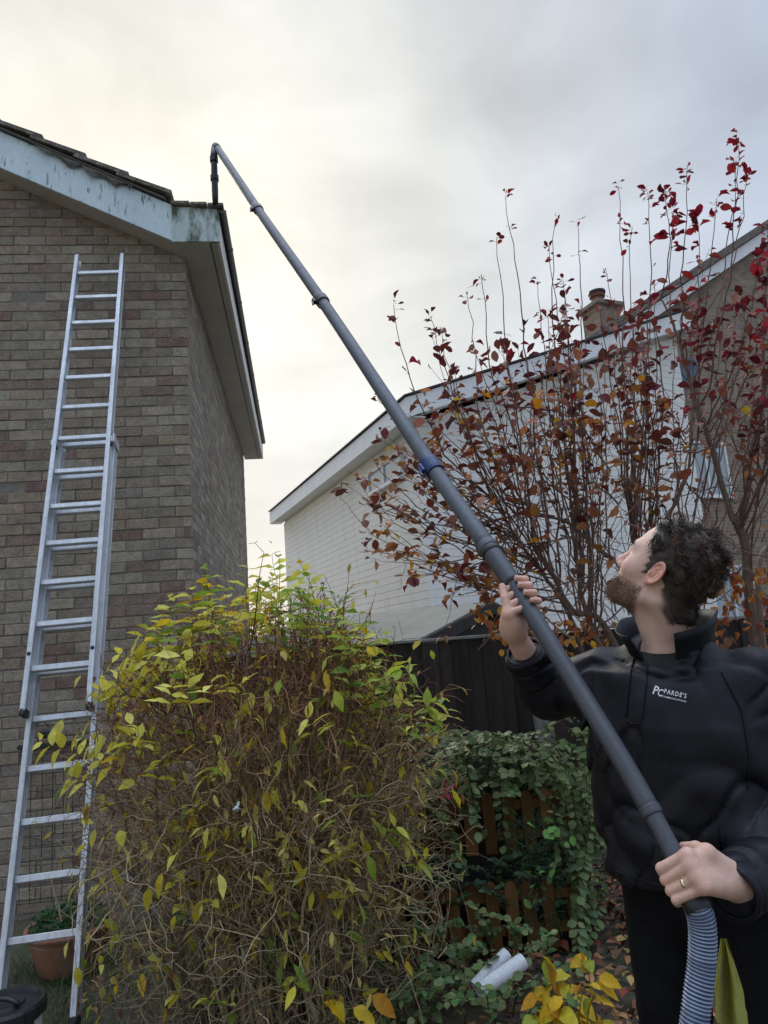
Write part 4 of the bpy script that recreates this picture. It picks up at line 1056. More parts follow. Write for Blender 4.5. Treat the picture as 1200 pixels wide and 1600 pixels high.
# =================================================================== HOSE AND CLOTH
hose=thing('vacuum_hose',pole_pts[0]*A3(1,1,0),'ribbed blue and white vacuum hose hanging from the lower end of the pole','hose')
h0=pole_at(.12); hd=unit(pole_pts[0]-pole_at(.4))
kp=[h0,dep(1097,1445,1.31),dep(1097,1500,1.30),dep(1090,1560,1.285),dep(1082,1625,1.27),dep(1072,1720,1.27)]
last=kp[-1]; kp+=[last+A3(-.02,.02,-.25),A3(last[0]+.0,last[1]+.10,.10),A3(last[0]+.22,last[1]+.22,.035),A3(last[0]+.8,last[1]+.1,.035),A3(last[0]+1.6,last[1]-.6,.035)]
kp=np.array(kp)
def catmull(P,n):
    out=[]; m=len(P)
    for i in range(m-1):
        p0,p1,p2,p3=P[max(i-1,0)],P[i],P[i+1],P[min(i+2,m-1)]
        for t in np.linspace(0,1,n,endpoint=False): out.append(.5*((2*p1)+(p2-p0)*t+(2*p0-5*p1+4*p2-p3)*t*t+(3*p1-p0-3*p2+p3)*t**3))
    out.append(P[-1]); return np.array(out)
cl_=catmull(kp,30); sl_=np.concatenate([[0],np.cumsum(np.linalg.norm(np.diff(cl_,axis=0),axis=1))])
S_=np.arange(0,sl_[-1],.0013); C_=np.stack([np.interp(S_,sl_,cl_[:,k]) for k in range(3)],-1)
ph=(S_/.0066)%1; rad=.0236+.0022*np.clip(np.cos(ph*2*pi),-.5,1)
hc=np.where((np.cos(ph*2*pi)>.15)[:,None],np.array([[.27,.32,.41]]),np.array([[.05,.072,.15]]))
w=MB(); w.tube(C_,rad,16,hc); w.build('ribbed_wall',mk('hose_vinyl',(1,1,1),.38,attr=True,var=.08),hose,smooth=True)
w=MB(); w.lathe([(.018,-.03),(.0252,-.028),(.0258,.0),(.0258,.010),(.024,.014)],h0,hd,18); w.build('hose_cuff',blk2,hose,smooth=True)
# yellow cloth hanging from the pocket
ct=mk('microfibre',(.44,.42,.035),.95,var=.12,vs=30,fine=.2,fs=250,bump=.6,bs=220,sheen=.3)
cloth=MB(); nu,nv=14,22; V=[]; 
ca0=dep(1122,1475,1.40); cb0=dep(1150,1605,1.36)
for j in range(nv):
    t=j/(nv-1); y=1468+t*138; xc=1131+t*14; hwid=5+18*min(1,t*1.7)+ (2 if t>.8 else 0)
    for i in range(nu):
        u=i/(nu-1)*2-1; x=xc+u*hwid; dd=1.395-.03*t+.022*cos(u*5.2+t*1.8)*min(1,t*3)+.008*sin(u*10+t*3)
        yy=y+(abs(u+.2)*-10*t if u<.3 else 4*t*u)
        V.append(dep(x,yy,dd))
I=np.arange(nv-1)[:,None]*nu+np.arange(nu-1)[None,:]; F=np.stack([I,I+1,I+nu+1,I+nu],-1).reshape(-1,4)
V=np.array(V); back=V+A3(.002,.005,0); cloth.add(V,F); cloth.add(back,F[:,::-1])
cloth.build('cleaning_cloth',ct,smooth=True,label='yellow green microfibre cloth hanging from the trouser pocket beside the hose',cat='cloth')
# =================================================================== PLANTS
def leaf_tpl(ln=1.,wd=.45,fold=.12,droop=.25,n=6,shape=1.0,tip=1.0,wave=0.,seed=0):
    """leaf along +y, up +z; two rows of quads with a fold along the midrib"""
    r=np.random.default_rng(seed); V=[]
    for i in range(n+1):
        t=i/n; w=wd*.5*(np.sin(pi*t**shape)**tip if 0<t<1 else .02)
        z=-droop*t*t; yw=t*ln
        wv=wave*r.normal(0,1,2)
        V+= [(-w,yw,z+fold*w*2+wv[0]*w),(0,yw,z),(w,yw,z+fold*w*2+wv[1]*w)]
    I=np.arange(n)[:,None]*3+np.arange(2)[None,:]; F=np.stack([I,I+1,I+4,I+3],-1).reshape(-1,4)
    return np.array(V),F
def basis_from(d,up,roll):
    d=unit(d); s_=np.cross(d,up)
    if np.linalg.norm(s_)<1e-3: s_=np.cross(d,A3(1,0,0))
    s_=unit(s_); u=np.cross(s_,d); return s_*cos(roll)+u*sin(roll), d, -s_*sin(roll)+u*cos(roll)
class Leaves:
    """collects leaves; the ones largest in the picture become parts, the others one mesh"""
    def __init__(s,parent,mat,tpls,maxparts=250,name='leaf'):
        s.p=parent; s.m=mat; s.t=tpls; s.items=[]; s.maxp=maxparts; s.name=name
    def add(s,p,d,size,col,up=None,roll=None,wf=1.):
        up=A3(0,0,1) if up is None else up
        x,y,z=basis_from(d,up,rng.normal(0,.5) if roll is None else roll)
        s.items.append((np.asarray(p,float),x*size*wf,y*size,z*size,np.asarray(col,float),rng.integers(len(s.t))))
    def build(s):
        sc=[]
        for i,(p,x,y,z,c,t) in enumerate(s.items):
            px,py,d=proj(p+y*.5); vis=(-10<px<1210 and -10<py<1610 and d>.2)
            n=np.cross(x,y); v=CAM-p; fac=abs(np.dot(unit(n),unit(v)))
            sc.append((np.linalg.norm(y)/max(d,.2)*(.35+fac) if vis else 0)+ (0.0 if not hasattr(s,'bias') else s.bias(p,px,py)))
        order=np.argsort(sc)[::-1]; parts=set(int(i) for i in order[:s.maxp] if sc[i]>0)
        ms=[]
        for V,F in s.t:
            o=MB().add(V,F).build(s.name,s.m,kind='structure',smooth=True); ms.append(o.data); bpy.data.objects.remove(o)
        mb=MB()
        for i,(p,x,y,z,c,t) in enumerate(s.items):
            if i in parts: place(ms[t],s.name,s.p,mat4(x,y,z,p),c)
            else:
                V,F=s.t[t]; mb.add(p+V[:,:1]*x+V[:,1:2]*y+V[:,2:]*z,F,c)
        if mb.n: mb.build('foliage',s.m,s.p,smooth=True,kind='stuff')
def bez(a,b,c,n): t=np.linspace(0,1,n)[:,None]; return (1-t)**2*a+2*t*(1-t)*b+t*t*c
def wob(P,amp):
    n=len(P); 
    if n<3: return P
    w=np.cumsum(rng.normal(0,amp,(n,3)),axis=0); w-=np.linspace(0,1,n)[:,None]*w[-1]; return P+w
def rdir(up=0.,sp=1.): v=rng.normal(0,sp,3)+A3(0,0,up); return unit(v)
leafk=dict(rough=.55,spec=.3,var=.20,vs=40,fine=.1,fs=200,attr=True,objcol=True)
# ---------------------------------------------------------------- big half-bare shrub with yellow leaves
SB=A3(-.60,3.30,0.)
shr=thing('shrub',SB,'big twiggy half bare shrub with yellow green leaves in front of the brick wall','shrub')
twigm=mk('twig_bark',(1,1,1),.85,spec=.25,var=.2,vs=25,fine=.2,fs=140,attr=True)
def twc(z,k=1.):
    a=np.array(srgb(166,150,118)); b2=np.array(srgb(134,94,72)); t=min(1,max(0,(z-.5)/.9)); return (a*(1-t)+b2*t)*(.78 if z<.45 else 1)*rng.choice([.45,.75,1.05,1.4,1.9],p=[.24,.28,.26,.16,.06])*k
tips=[]; stems=MB(); nst=0; hang=[]
def dome(th,u):      # outline of the shrub: direction th, height u in 0..1
    zz=u*1.66; r=.80*np.interp(u,[0,.15,.35,.6,.8,.93,1],[.62,.86,1.0,1.0,.84,.58,.30]); return SB+A3(cos(th)*r*1.0,sin(th)*r*.86,zz)
for i in range(150):
    th=rng.uniform(0,2*pi); a=SB+A3(cos(th),sin(th),0)*rng.uniform(.02,.36); u=rng.uniform(.35,1.)**.8; e=dome(th+rng.normal(0,.25),u)
    rr=rng.uniform(.35,1.)**.5; e=SB*A3(1,1,0)+(e-SB*A3(1,1,0))*A3(rr,rr,1)
    m=(a+e)/2+A3((e-a)[0]*-.18,(e-a)[1]*-.18,.18*u)+rng.normal(0,.04,3)
    P=wob(bez(a,m,e,12),.010); r0=rng.uniform(.0045,.010); c=twc(.4)
    stems.tube(P,np.linspace(r0,r0*.3,12),5,c,cap=False)
    for k in range(rng.integers(9,15)):
        t=rng.uniform(.22,1.); j=int(t*11); p=P[j]; d=unit(P[min(j+1,11)]-P[max(j-1,0)]); out=unit((p-SB)*A3(1,1,.15)+1e-6)
        dd=unit(d*.6+out*.55+rng.normal(0,.55,3)+A3(0,0,.15)); ln=rng.uniform(.12,.34)
        Q=wob(bez(p,p+dd*ln*.5,p+dd*ln+A3(0,0,rng.normal(-.02,.06)),6),.012); cz=twc(p[2])
        stems.tube(Q,np.linspace(r0*.42,.0011,6),4,cz,cap=False)
        if t>.5: tips.append((Q[-1],unit(Q[-1]-Q[-2]),out))
        for h in range(rng.integers(3,7)):
            jj=rng.integers(1,6); q=Q[jj]; d2=unit(dd*.5+rng.normal(0,.7,3)+out*.2); l2=rng.uniform(.04,.15)
            R_=wob(bez(q,q+d2*l2*.5+A3(0,0,.01),q+d2*l2+A3(0,0,rng.normal(0,.03)),4),.006)
            stems.tube(R_,np.linspace(.0018,.0009,4),3,twc(q[2]),cap=False); hang.append((R_[-1],d2,out))
# fine arching outer twigs
for i in range(1150):
    th=rng.uniform(pi,2*pi) if rng.random()<.75 else rng.uniform(0,2*pi); u=rng.uniform(.03,1.0); e=dome(th,u); rr=rng.uniform(.72,1.03); p=SB*A3(1,1,0)+(e-SB*A3(1,1,0))*A3(rr,rr,1)
    out=unit((p-SB)*A3(1,1,.2)); d=unit(rng.normal(0,1,3)+out*.25+A3(0,0,.5 if u>.4 else -.1)); ln=rng.uniform(.12,.36)
    sag=A3(0,0,-.10*rng.random()) if u<.6 else A3(0,0,.02)
    Q=wob(bez(p-d*ln*.5,p+out*.04,p+d*ln*.5+sag,7),.012); stems.tube(Q,np.linspace(.0022,.0009,7),3,twc(p[2]),cap=False); hang.append((Q[-1],unit(Q[-1]-Q[-2]),out))
wl_t=[leaf_tpl(1,.46,.10,.22,6,.85,1.1,.12,s_) for s_ in range(4)]+[leaf_tpl(1,.34,.25,.45,6,.9,1.1,.2,9)]
yl=mk('leaf_yellow',(1,1,1),trans=.48,**leafk)
YC=[(236,230,124),(232,226,110),(228,222,104),(220,212,84),(214,200,62),(222,206,72),(206,180,48),(182,190,66),(150,172,62),(226,190,50),(196,160,40),(128,156,62),(216,210,92)]
GC=[(176,194,92),(196,204,96),(150,172,66),(128,156,62),(176,190,74),(110,146,60),(196,198,80)]
def pc(L_,lo=.85,hi=1.22): return np.array(srgb(*L_[rng.integers(len(L_))]))*rng.uniform(lo,hi)
LV=Leaves(shr,yl,wl_t,270)
def shoot(p,d,ln,n,size,cols,rad=.0022):
    Q=wob(bez(p,p+d*ln*.5,p+d*ln+A3(0,0,.02),6),.006); stems.tube(Q,np.linspace(rad,.0009,6),4,np.array(srgb(120,92,60))*rng.uniform(.7,1.2),cap=False)
    for k in range(n):
        t=1-(k//2)*.17-rng.uniform(0,.05); 
        if t<.15: break
        j=min(5,max(0,t*5)); j0=int(min(j,4)); q=Q[j0]+(Q[j0+1]-Q[j0])*(j-j0); ax=unit(Q[j0+1]-Q[j0]); a=rng.uniform(0,6.28) if k%2==0 else a+pi
        b2,_,c2=basis_from(ax,A3(.3,.2,1),0); sd_=b2*cos(a+ (k//2)*1.5)+c2*sin(a+(k//2)*1.5)
        LV.add(q,unit(sd_+ax*.45+A3(0,0,-.10)),size*rng.uniform(.65,1.1)*(.75 if k<2 else 1),pc(cols),roll=rng.normal(0,.35))
topP=[(300,925),(265,960),(225,1000),(200,1030),(320,895),(425,872),(470,885),(330,908),(300,955),(268,940),(436,876),(388,893),(484,905),(522,935),(562,965),(604,995),(636,1050),(352,925),(408,930),(455,930),(505,965),(235,985),(425,905),(468,915),(545,1000),(340,960),(290,1000),(580,1030),(375,950),(500,925),(440,955)]
for x,y in topP:
    Y=3.3+rng.uniform(-.35,.3); p=at_y(x,y,Y); d=unit(A3(rng.normal(0,.16),rng.normal(0,.16),1)); ln=rng.uniform(.22,.36)
    shoot(p-d*ln,d,ln,rng.integers(11,16),.104,GC if x>420 and rng.random()<.75 else YC)
for i in range(38):
    x=rng.uniform(240,630); y=np.interp(x,[250,330,430,520,620],[985,930,900,950,1040])+rng.uniform(0,85); Y=3.25+rng.uniform(-.45,.35); p=at_y(x,y,Y); d=unit(A3(rng.normal(0,.3),rng.normal(0,.3),1)); ln=rng.uniform(.15,.3)
    shoot(p-d*ln,d,ln,rng.integers(8,13),.095,GC if x>430 and rng.random()<.6 else YC)
sideP=[(185,1030,-1),(205,1060,-1),(230,1040,0),(175,1090,-1),(290,1040,0),(150,1085,-1),(165,1060,-1),(62,1165,-1),(128,1160,-1),(152,1195,-1),(120,1185,-1),(110,1222,-1),(182,1165,-1),(690,1100,1),(665,1130,1),(640,1060,1),(650,1095,1),(660,1345,1),(205,1140,0),(252,1195,0),(345,1195,0),(330,1075,0),(270,1080,0),(480,1130,0),(530,1320,0),(275,1295,-1),(520,1345,0),(545,1400,0),(275,1370,0),(140,1380,-1),(215,1145,0),(375,1090,0),(620,1300,1),(700,1115,1)]
for x,y,sx in sideP:
    Y=2.72+rng.uniform(-.05,.15) if sx==0 else 2.9+rng.uniform(-.1,.15); p=at_y(x,y,Y); d=unit(A3(sx*.9+rng.normal(0,.2),-.3,.45)); ln=rng.uniform(.14,.26)
    shoot(p-d*ln,d,ln,rng.integers(5,8),.092,YC[:6] if sx<=0 else GC+YC[:3])
for i in range(46):
    x=rng.uniform(150,670); y=rng.uniform(1060,1590); Y=2.72+abs(x-400)/270*.28+rng.uniform(-.05,.15); p=at_y(x,y,Y); d=unit(A3((x-400)/300+rng.normal(0,.4),-.4,rng.normal(.2,.5))); ln=rng.uniform(.08,.18)
    shoot(p-d*ln,d,ln,rng.integers(2,5),.080,YC,.0016)
idx=rng.choice(len(hang),3000,replace=False)
for i in idx:
    p,d,out=hang[i]; r=rng.random()
    if r<.26: c=pc(YC,.8,1.15); s_=rng.uniform(.05,.09)
    elif r<.68: c=np.array(srgb(200,180,96))*rng.uniform(.65,1.25); s_=rng.uniform(.025,.06)
    else: c=np.array(srgb(140,92,60))*rng.uniform(.5,1.2); s_=rng.uniform(.02,.045)
    LV.add(p,unit(d*.5+A3(0,0,-.6)+rng.normal(0,.4,3)),s_,c,wf=rng.uniform(.6,1.1))
# dark dead heads near the top
for i in range(1100):
    p,d,out=tips[rng.integers(len(tips))]; 
    if p[2]<.95: continue
    LV.add(p+rng.normal(0,.03,3),rdir(.3),rng.uniform(.012,.026),np.array(srgb(96,58,46))*rng.uniform(.5,1.2),wf=.6)
stems.build('stems',twigm,shr,kind='stuff'); LV.build()

# ---------------------------------------------------------------- smoke bush with purple and rust leaves
CB=A3(2.0,4.15,0.)
smo=thing('smoke_bush',CB,'tall smoke bush with purple red and rust leaves on bare upright stems behind the man','bush')
bark2=mk('smoke_bark',(1,1,1),.8,spec=.3,var=.2,vs=30,fine=.2,fs=120,attr=True)
ct_=[leaf_tpl(1,.68,.07,.12,6,1.12,.72,.10,s_) for s_ in range(3)]+[leaf_tpl(1,.58,.35,.35,6,1.12,.75,.22,7),leaf_tpl(1,.50,.55,.55,6,1.1,.8,.35,8),leaf_tpl(1,.72,-.20,-.25,6,1.15,.7,.2,9),leaf_tpl(1,.42,.7,.2,6,1.1,.85,.3,10)]
rl=mk('leaf_purple',(1,1,1),trans=.30,**leafk)
LC=Leaves(smo,rl,ct_,290)
TOPC=[(140,30,50),(118,24,44),(156,42,54),(98,26,42),(170,52,58)]
MIDC=[(112,48,50),(92,44,46),(122,58,52),(104,60,52),(84,44,44),(136,76,62),(164,112,100)]
LOWC=[(188,128,84),(170,104,72),(142,86,62),(128,72,56),(114,72,56),(158,108,72),(100,62,52),(178,126,66),(122,58,52),(182,140,116)]
def smcol(p):
    px,py,d=proj(p); t=(py-330)/560+rng.normal(0,.14)
    if px>1040: t-=.08
    if t<.18: return pc(TOPC,.75,1.2)
    if t<.55: return pc(MIDC,.7,1.2)
    return pc(LOWC,.65,1.15) if rng.random()<.93 else pc([(214,150,44),(200,170,60)])
wood=MB()
def barkc(z): return np.array(srgb(124,100,90) if z<2.1 else srgb(104,64,64))*rng.uniform(.55,1.1)
# trunk and main forks (seen to the right of his head and above his arm)
def px3(x,y,Y): return at_y(x,y,Y)
def limb(pts,r0,r1,n=14,sides=7):
    P=catmull(np.array(pts),6); P=wob(P,.004); wood.tube(P,np.linspace(r0,r1,len(P)),sides,np.array(srgb(124,108,96))*rng.uniform(.8,1.05)); return P
b0=A3(2.02,4.10,0)
limbs=[limb([b0,px3(1178,985,4.05),px3(1165,860,4.0),px3(1145,812,3.98)],.034,.024),
       limb([px3(1145,812,3.98),px3(1120,730,3.95),px3(1095,650,3.9),px3(1070,560,3.85),px3(1035,470,3.85)],.019,.005),
       limb([px3(1150,818,3.98),px3(1170,730,4.0),px3(1190,640,4.0),px3(1196,540,4.0)],.018,.007),
       limb([px3(1160,855,4.0),px3(1190,800,4.0),px3(1230,740,4.1)],.014,.006),
       limb([A3(1.75,4.15,0),px3(1040,985,4.1),px3(1010,900,4.05),px3(985,800,4.0)],.026,.014),
       limb([A3(1.6,4.2,0),px3(960,1000,4.1),px3(895,950,4.0),px3(860,890,3.95),px3(835,850,3.9)],.022,.011),
       limb([px3(1010,900,4.05),px3(930,860,4.0),px3(880,820,3.95),px3(800,800,3.9)],.014,.006),
       limb([px3(1000,870,4.05),px3(1050,800,4.0),px3(1075,720,4.0),px3(1085,600,3.95)],.013,.005),
       limb([A3(1.35,4.3,0),px3(900,990,4.2),px3(850,900,4.1),px3(800,830,4.0),px3(760,760,3.95)],.016,.006),
       limb([A3(1.5,4.0,0),px3(930,990,3.9),px3(900,890,3.85),px3(890,800,3.8)],.015,.007),
       limb([A3(1.8,4.3,0),px3(1060,990,4.2),px3(1075,900,4.2),px3(1060,820,4.2)],.015,.007),
       limb([b0+A3(.1,.1,0),px3(1185,930,4.2),px3(1215,830,4.3),px3(1230,650,4.3)],.022,.010)]
starts=[]
for P in limbs:
    for p in P[len(P)//3:]: starts.append(p)
# upright whips: named tips first, then the general mass
tipsL=[(790,306,.0),(776,372,0),(752,428,0),(868,345,0),(903,347,0),(858,382,0),(966,290,0),(1040,297,2),(1073,268,1),(1154,215,2),(988,355,1),(1165,270,2),(1198,350,3),(1090,345,3),(1050,330,3),(880,440,1),(948,425,0),(615,476,0),(672,494,1),(690,512,1),(590,620,0),(730,455,0),(1185,400,3),(1120,310,1),(1012,300,2),(840,440,0),(1150,250,2)]
def whip(x,y,Y,lev,side=True):
    e=px3(x,y,Y); cand_=[s_ for s_ in starts if s_[2]<e[2]-.3]
    dd=[abs(proj(s_)[0]-(x+ (1000-x)*.33))+rng.uniform(0,120)+abs(s_[1]-Y)*100 for s_ in cand_]; a=cand_[int(np.argmin(dd))]
    L_=np.linalg.norm(e-a); m=(a+e)/2+A3((e-a)[0]*.22,(e-a)[1]*.1,-.12*L_*.4)+rng.normal(0,.05,3)
    n=int(10+L_*6); P=wob(bez(a,m,e,n),.0085); r0=.0030+.0022*L_; wood.tube(P,np.linspace(r0,.0016,n),5,barkc(1.8),cap=False)
    return P
def leafcluster(p,ax,n,size,spread=.05,cf=None):
    for k in range(n):
        d=unit(rng.normal(0,1,3)*A3(1,1,.6)+ax*.5); q=p+ax*rng.uniform(-spread,spread*.3)+d*rng.uniform(.008,.028)
        wood.tube(np.array([p+ax*np.dot(q-p,ax),q+d*.004]),[.0010,.0007],3,np.array(srgb(120,60,60)),cap=False); LC.add(q,d,size*1.3*rng.uniform(.45,1.25),(cf or smcol)(q),wf=rng.uniform(.8,1.1))
def dress(P,lev,y0):
    n=len(P); T=np.gradient(P,axis=0)
    leafcluster(P[-1],unit(T[-1]),[5,7,8,9][lev],[.030,.036,.040,.046][lev],.05)
    if lev>=2:
        for k in range(10 if lev==2 else 16):
            j=n-1-rng.integers(0,max(2,n//3)); leafcluster(P[j],unit(T[j]),1,[0,0,.044,.056][lev],.09)
    elif lev==1: leafcluster(P[n-2],unit(T[n-2]),4,.036,.04)
    else:
        if rng.random()<.7: leafcluster(P[n-1-max(1,n//9)],unit(T[-2]),4,.026,.02)
for x,y,lev in tipsL:
    P=whip(x,y,3.75+rng.uniform(-.35,.35),lev); dress(P,int(lev),y)
    n=len(P); T=np.gradient(P,axis=0)
    for j in range(n//4,n-3):
        py=proj(P[j])[1]
        if py>500 and rng.random()<.75: leafcluster(P[j],unit(T[j]),rng.integers(1,4),.055,.03)
def outline_top(x): return np.interp(x,[560,600,660,720,800,880,960,1040,1100,1200,1260],[760,650,540,560,520,480,470,430,430,400,380])
for i in range(108):
    x=rng.uniform(570,1260)*1.; x=min(x,1255); top=outline_top(x); y=top+abs(rng.normal(0,1))*130
    if x<700: y=max(y,np.interp(x,[560,700],[700,540])+rng.uniform(0,220))
    y=min(y,860); P=whip(x,y,3.8+rng.uniform(-.6,.6),0); n=len(P); T=np.gradient(P,axis=0)
    leafcluster(P[-1],unit(T[-1]),rng.integers(2,6),.052,.05)
    for j in range(n//3,n-1):
        py=proj(P[j])[1]; dens=np.interp(py,[420,520,620,720,800,950],[.30,.66,.70,.46,.26,.15])
        if rng.random()<dens: leafcluster(P[j],unit(T[j]),rng.integers(1,3),.054,.03)
        if rng.random()<.16:
            d=unit(unit(T[j])*.8+rng.normal(0,.5,3)); ln=rng.uniform(.1,.35); Q=wob(bez(P[j],P[j]+d*ln*.5,P[j]+d*ln+A3(0,0,.05),6),.006); wood.tube(Q,np.linspace(.0024,.0011,6),3,barkc(P[j][2]),cap=False)
            leafcluster(Q[-1],d,rng.integers(1,4),.046,.04)
# left-hand fan of low arching branches
fanL=[(566,745),(600,690),(620,862),(640,900),(575,790),(640,800),(660,850),(700,930),(740,960),(620,740),(680,880),(600,830),(720,900),(650,690)]
for x,y in fanL:
    e=px3(x,y,3.6+rng.uniform(-.25,.25)); cand_=[s_ for s_ in starts if 780<proj(s_)[0]<900]; a=cand_[rng.integers(len(cand_))]
    m=(a+e)/2+A3(.05,0,-.16); P=wob(bez(a,m,e,16),.007); wood.tube(P,np.linspace(.0055,.0015,16),5,barkc(1.8),cap=False); T=np.gradient(P,axis=0)
    for j in range(3,16):
        if rng.random()<.75: leafcluster(P[j],unit(T[j]),rng.integers(1,4),.052,.03)
    leafcluster(P[-1],unit(T[-1]),4,.046,.04)
# low twiggy tangle and the rusty leaves over the fence
for i in range(250):
    x=rng.uniform(745,1215); y=rng.uniform(640,965); Y=4.0+rng.uniform(-.4,.5); p=px3(x,y,Y); d=unit(A3(rng.normal(-.15,.6),rng.normal(0,.4),rng.normal(.75,.45))); ln=rng.uniform(.25,.7)
    P=wob(bez(p-d*ln*.5,p+rng.normal(0,.05,3),p+d*ln*.5+A3(0,0,.05),9),.008); wood.tube(P,np.linspace(rng.uniform(.002,.006),.0013,9),4,barkc(1.7)*rng.uniform(.8,1.5),cap=False)
    if rng.random()<.40: leafcluster(P[-1],d,rng.integers(1,4),.05,.05,lambda q: pc(LOWC,.7,1.15))
for i in range(170):
    x=rng.uniform(745,960); y=np.interp(x,[745,960],[965,1000])+rng.normal(0,22); Y=4.0+rng.uniform(-.3,.4); p=px3(x,y,Y)
    LC.add(p,unit(A3(rng.normal(0,.6),rng.normal(0,.5),-.5)),rng.uniform(.04,.065),pc([(178,120,52),(150,84,48),(190,134,84),(160,100,70),(206,160,60)],.75,1.1))
for i in range(110):
    x=rng.uniform(1105,1215); y=rng.uniform(880,1010); Y=4.0+rng.uniform(-.3,.4); p=px3(x,y,Y)
    LC.add(p,unit(A3(rng.normal(0,.6),rng.normal(0,.5),-.4)),rng.uniform(.045,.07),pc([(170,104,50),(140,74,46),(190,134,60),(120,80,54)],.7,1.1))
LC.bias=lambda p,px,py: .012 if py<420 else 0
wood.build('branches',bark2,smo,kind='stuff'); LC.build()

# ---------------------------------------------------------------- arching green shrub by the pickets
KB=A3(.72,4.35,0.)
sno=thing('green_shrub',KB,'dark green small leaved shrub arching over the brown picket planter','shrub')
gt=[leaf_tpl(1,.74,.06,.12,4,1.0,.7,.08,s_) for s_ in range(3)]+[leaf_tpl(1,.62,.22,.25,4,1.0,.8,.15,5)]
gl=mk('leaf_green',(1,1,1),trans=.22,**leafk)
LG=Leaves(sno,gl,gt,280)
GN=[(108,128,78),(96,118,70),(120,138,88),(82,106,62),(134,148,96),(102,124,84)]
gst=MB()
def cane(P,step,size,cols,pairs=True,sc=1.,r=.0035):
    n=len(P); gst.tube(P,np.linspace(r,.0010,n),4,np.array(srgb(84,62,52))*rng.uniform(.7,1.1),cap=False)
    L_=np.concatenate([[0],np.cumsum(np.linalg.norm(np.diff(P,axis=0),axis=1))]); s_=rng.uniform(0,step)+.05
    k=0
    while s_<L_[-1]:
        p=np.array([np.interp(s_,L_,P[:,a]) for a in range(3)]); q=np.array([np.interp(min(s_+.01,L_[-1]),L_,P[:,a]) for a in range(3)]); T=unit(q-p+1e-9); sd_=np.cross(T,A3(0,0,1)); 
        sd_=unit(sd_) if np.linalg.norm(sd_)>.1 else A3(1,0,0)
        for sg in (1,-1):
            LG.add(p,unit(sd_*sg+T*.5+rng.normal(0,.25,3)+A3(0,-.12,-.05)),size*rng.uniform(.65,1.15),pc(cols,.7,1.15),up=A3(0,-.5,1),roll=rng.normal(0,.35))
        s_+=step*rng.uniform(.8,1.2); k+=1
for i in range(96):
    x=rng.uniform(615,930); y=rng.uniform(1120,1260)+ (40 if x>840 else 0)+abs(x-760)*.12; Y=4.15+rng.uniform(-.35,.35); e=at_y(x,y,Y); a=KB+A3(rng.normal(0,.22),rng.normal(.1,.12),rng.uniform(.05,.5))
    m=(a+e)/2+A3(0,0,.22+.15*rng.random()); P=wob(bez(a,m,e+A3(rng.normal(0,.1),-.1,-.05),14),.008); cane(P[5:],.027,.046,GN)
arch=[[(895,1098),(870,1130),(840,1150),(770,1150),(715,1165),(670,1200)],[(760,1165),(700,1200),(690,1270),(712,1330),(715,1360)],[(850,1150),(905,1200),(918,1290),(915,1400),(905,1490)],[(840,1170),(888,1250),(905,1350),(910,1450),(900,1530)],
      [(880,1140),(912,1160),(907,1230),(915,1245)],[(860,1130),(900,1110),(912,1170),(905,1225)],[(690,1190),(660,1260),(655,1330),(668,1370)],[(800,1180),(850,1230),(880,1300),(893,1400),(885,1480)],[(730,1180),(735,1240),(745,1300)],
      [(870,1180),(925,1260),(930,1350),(922,1450)],[(820,1160),(870,1210),(900,1260),(925,1330)],[(640,1230),(680,1270),(720,1290)],[(860,1250),(870,1330),(850,1390)],[(880,1300),(905,1380),(925,1440),(905,1480)],[(780,1240),(800,1330),(770,1390)]]
for A_ in arch:
    for rep in range(2):
        Yb=3.7+rng.uniform(-.15,.3); P=np.array([at_y(x+rng.normal(0,7),y+rng.normal(0,7),Yb+.1*math.sin(i)) for i,(x,y) in enumerate(A_)]); cane(wob(catmull(P,6),.004),.034,.050,GN)
for i in range(34):
    x=rng.uniform(640,890); y=rng.uniform(1270,1400); Y=3.72+rng.uniform(-.12,.1); a=at_y(x+rng.normal(0,25),y+60,Y+.12); e=at_y(x,y,Y); P=wob(bez(a,(a+e)/2+A3(0,-.02,.05),e+A3(rng.normal(0,.08),-.05,-.02),9),.006); cane(P,.026,.036,[(70,92,64),(60,82,58),(84,108,74)])
for x,y in [(860,1295),(850,1370),(870,1310),(820,1400),(940,1290)]:      # brighter young leaves
    for k in range(5): p=at_y(x+rng.normal(0,14),y+rng.normal(0,12),3.55); LG.add(p,unit(A3(rng.normal(0,.7),-.4,rng.normal(0,.4))),.05,np.array(srgb(112,156,80))*rng.uniform(.8,1.1))
# ground-level sprays round the white tubes
for i in range(60):
    x=rng.uniform(600,860); y=rng.uniform(1455,1600); Y=max(2.75,min(3.5,at_z(x,y+20,.05)[1])); a=at_y(x,y+25,Y); a[2]=max(a[2],.0); d=unit(A3(rng.normal(0,.8),-.3,.6)); e=a+d*rng.uniform(.15,.3); P=wob(bez(a,a+A3(0,0,.12),e,8),.006); cane(P,.035,.043,GN+[(90,130,70)])
gst.build('canes',twigm,sno,kind='stuff'); LG.build()
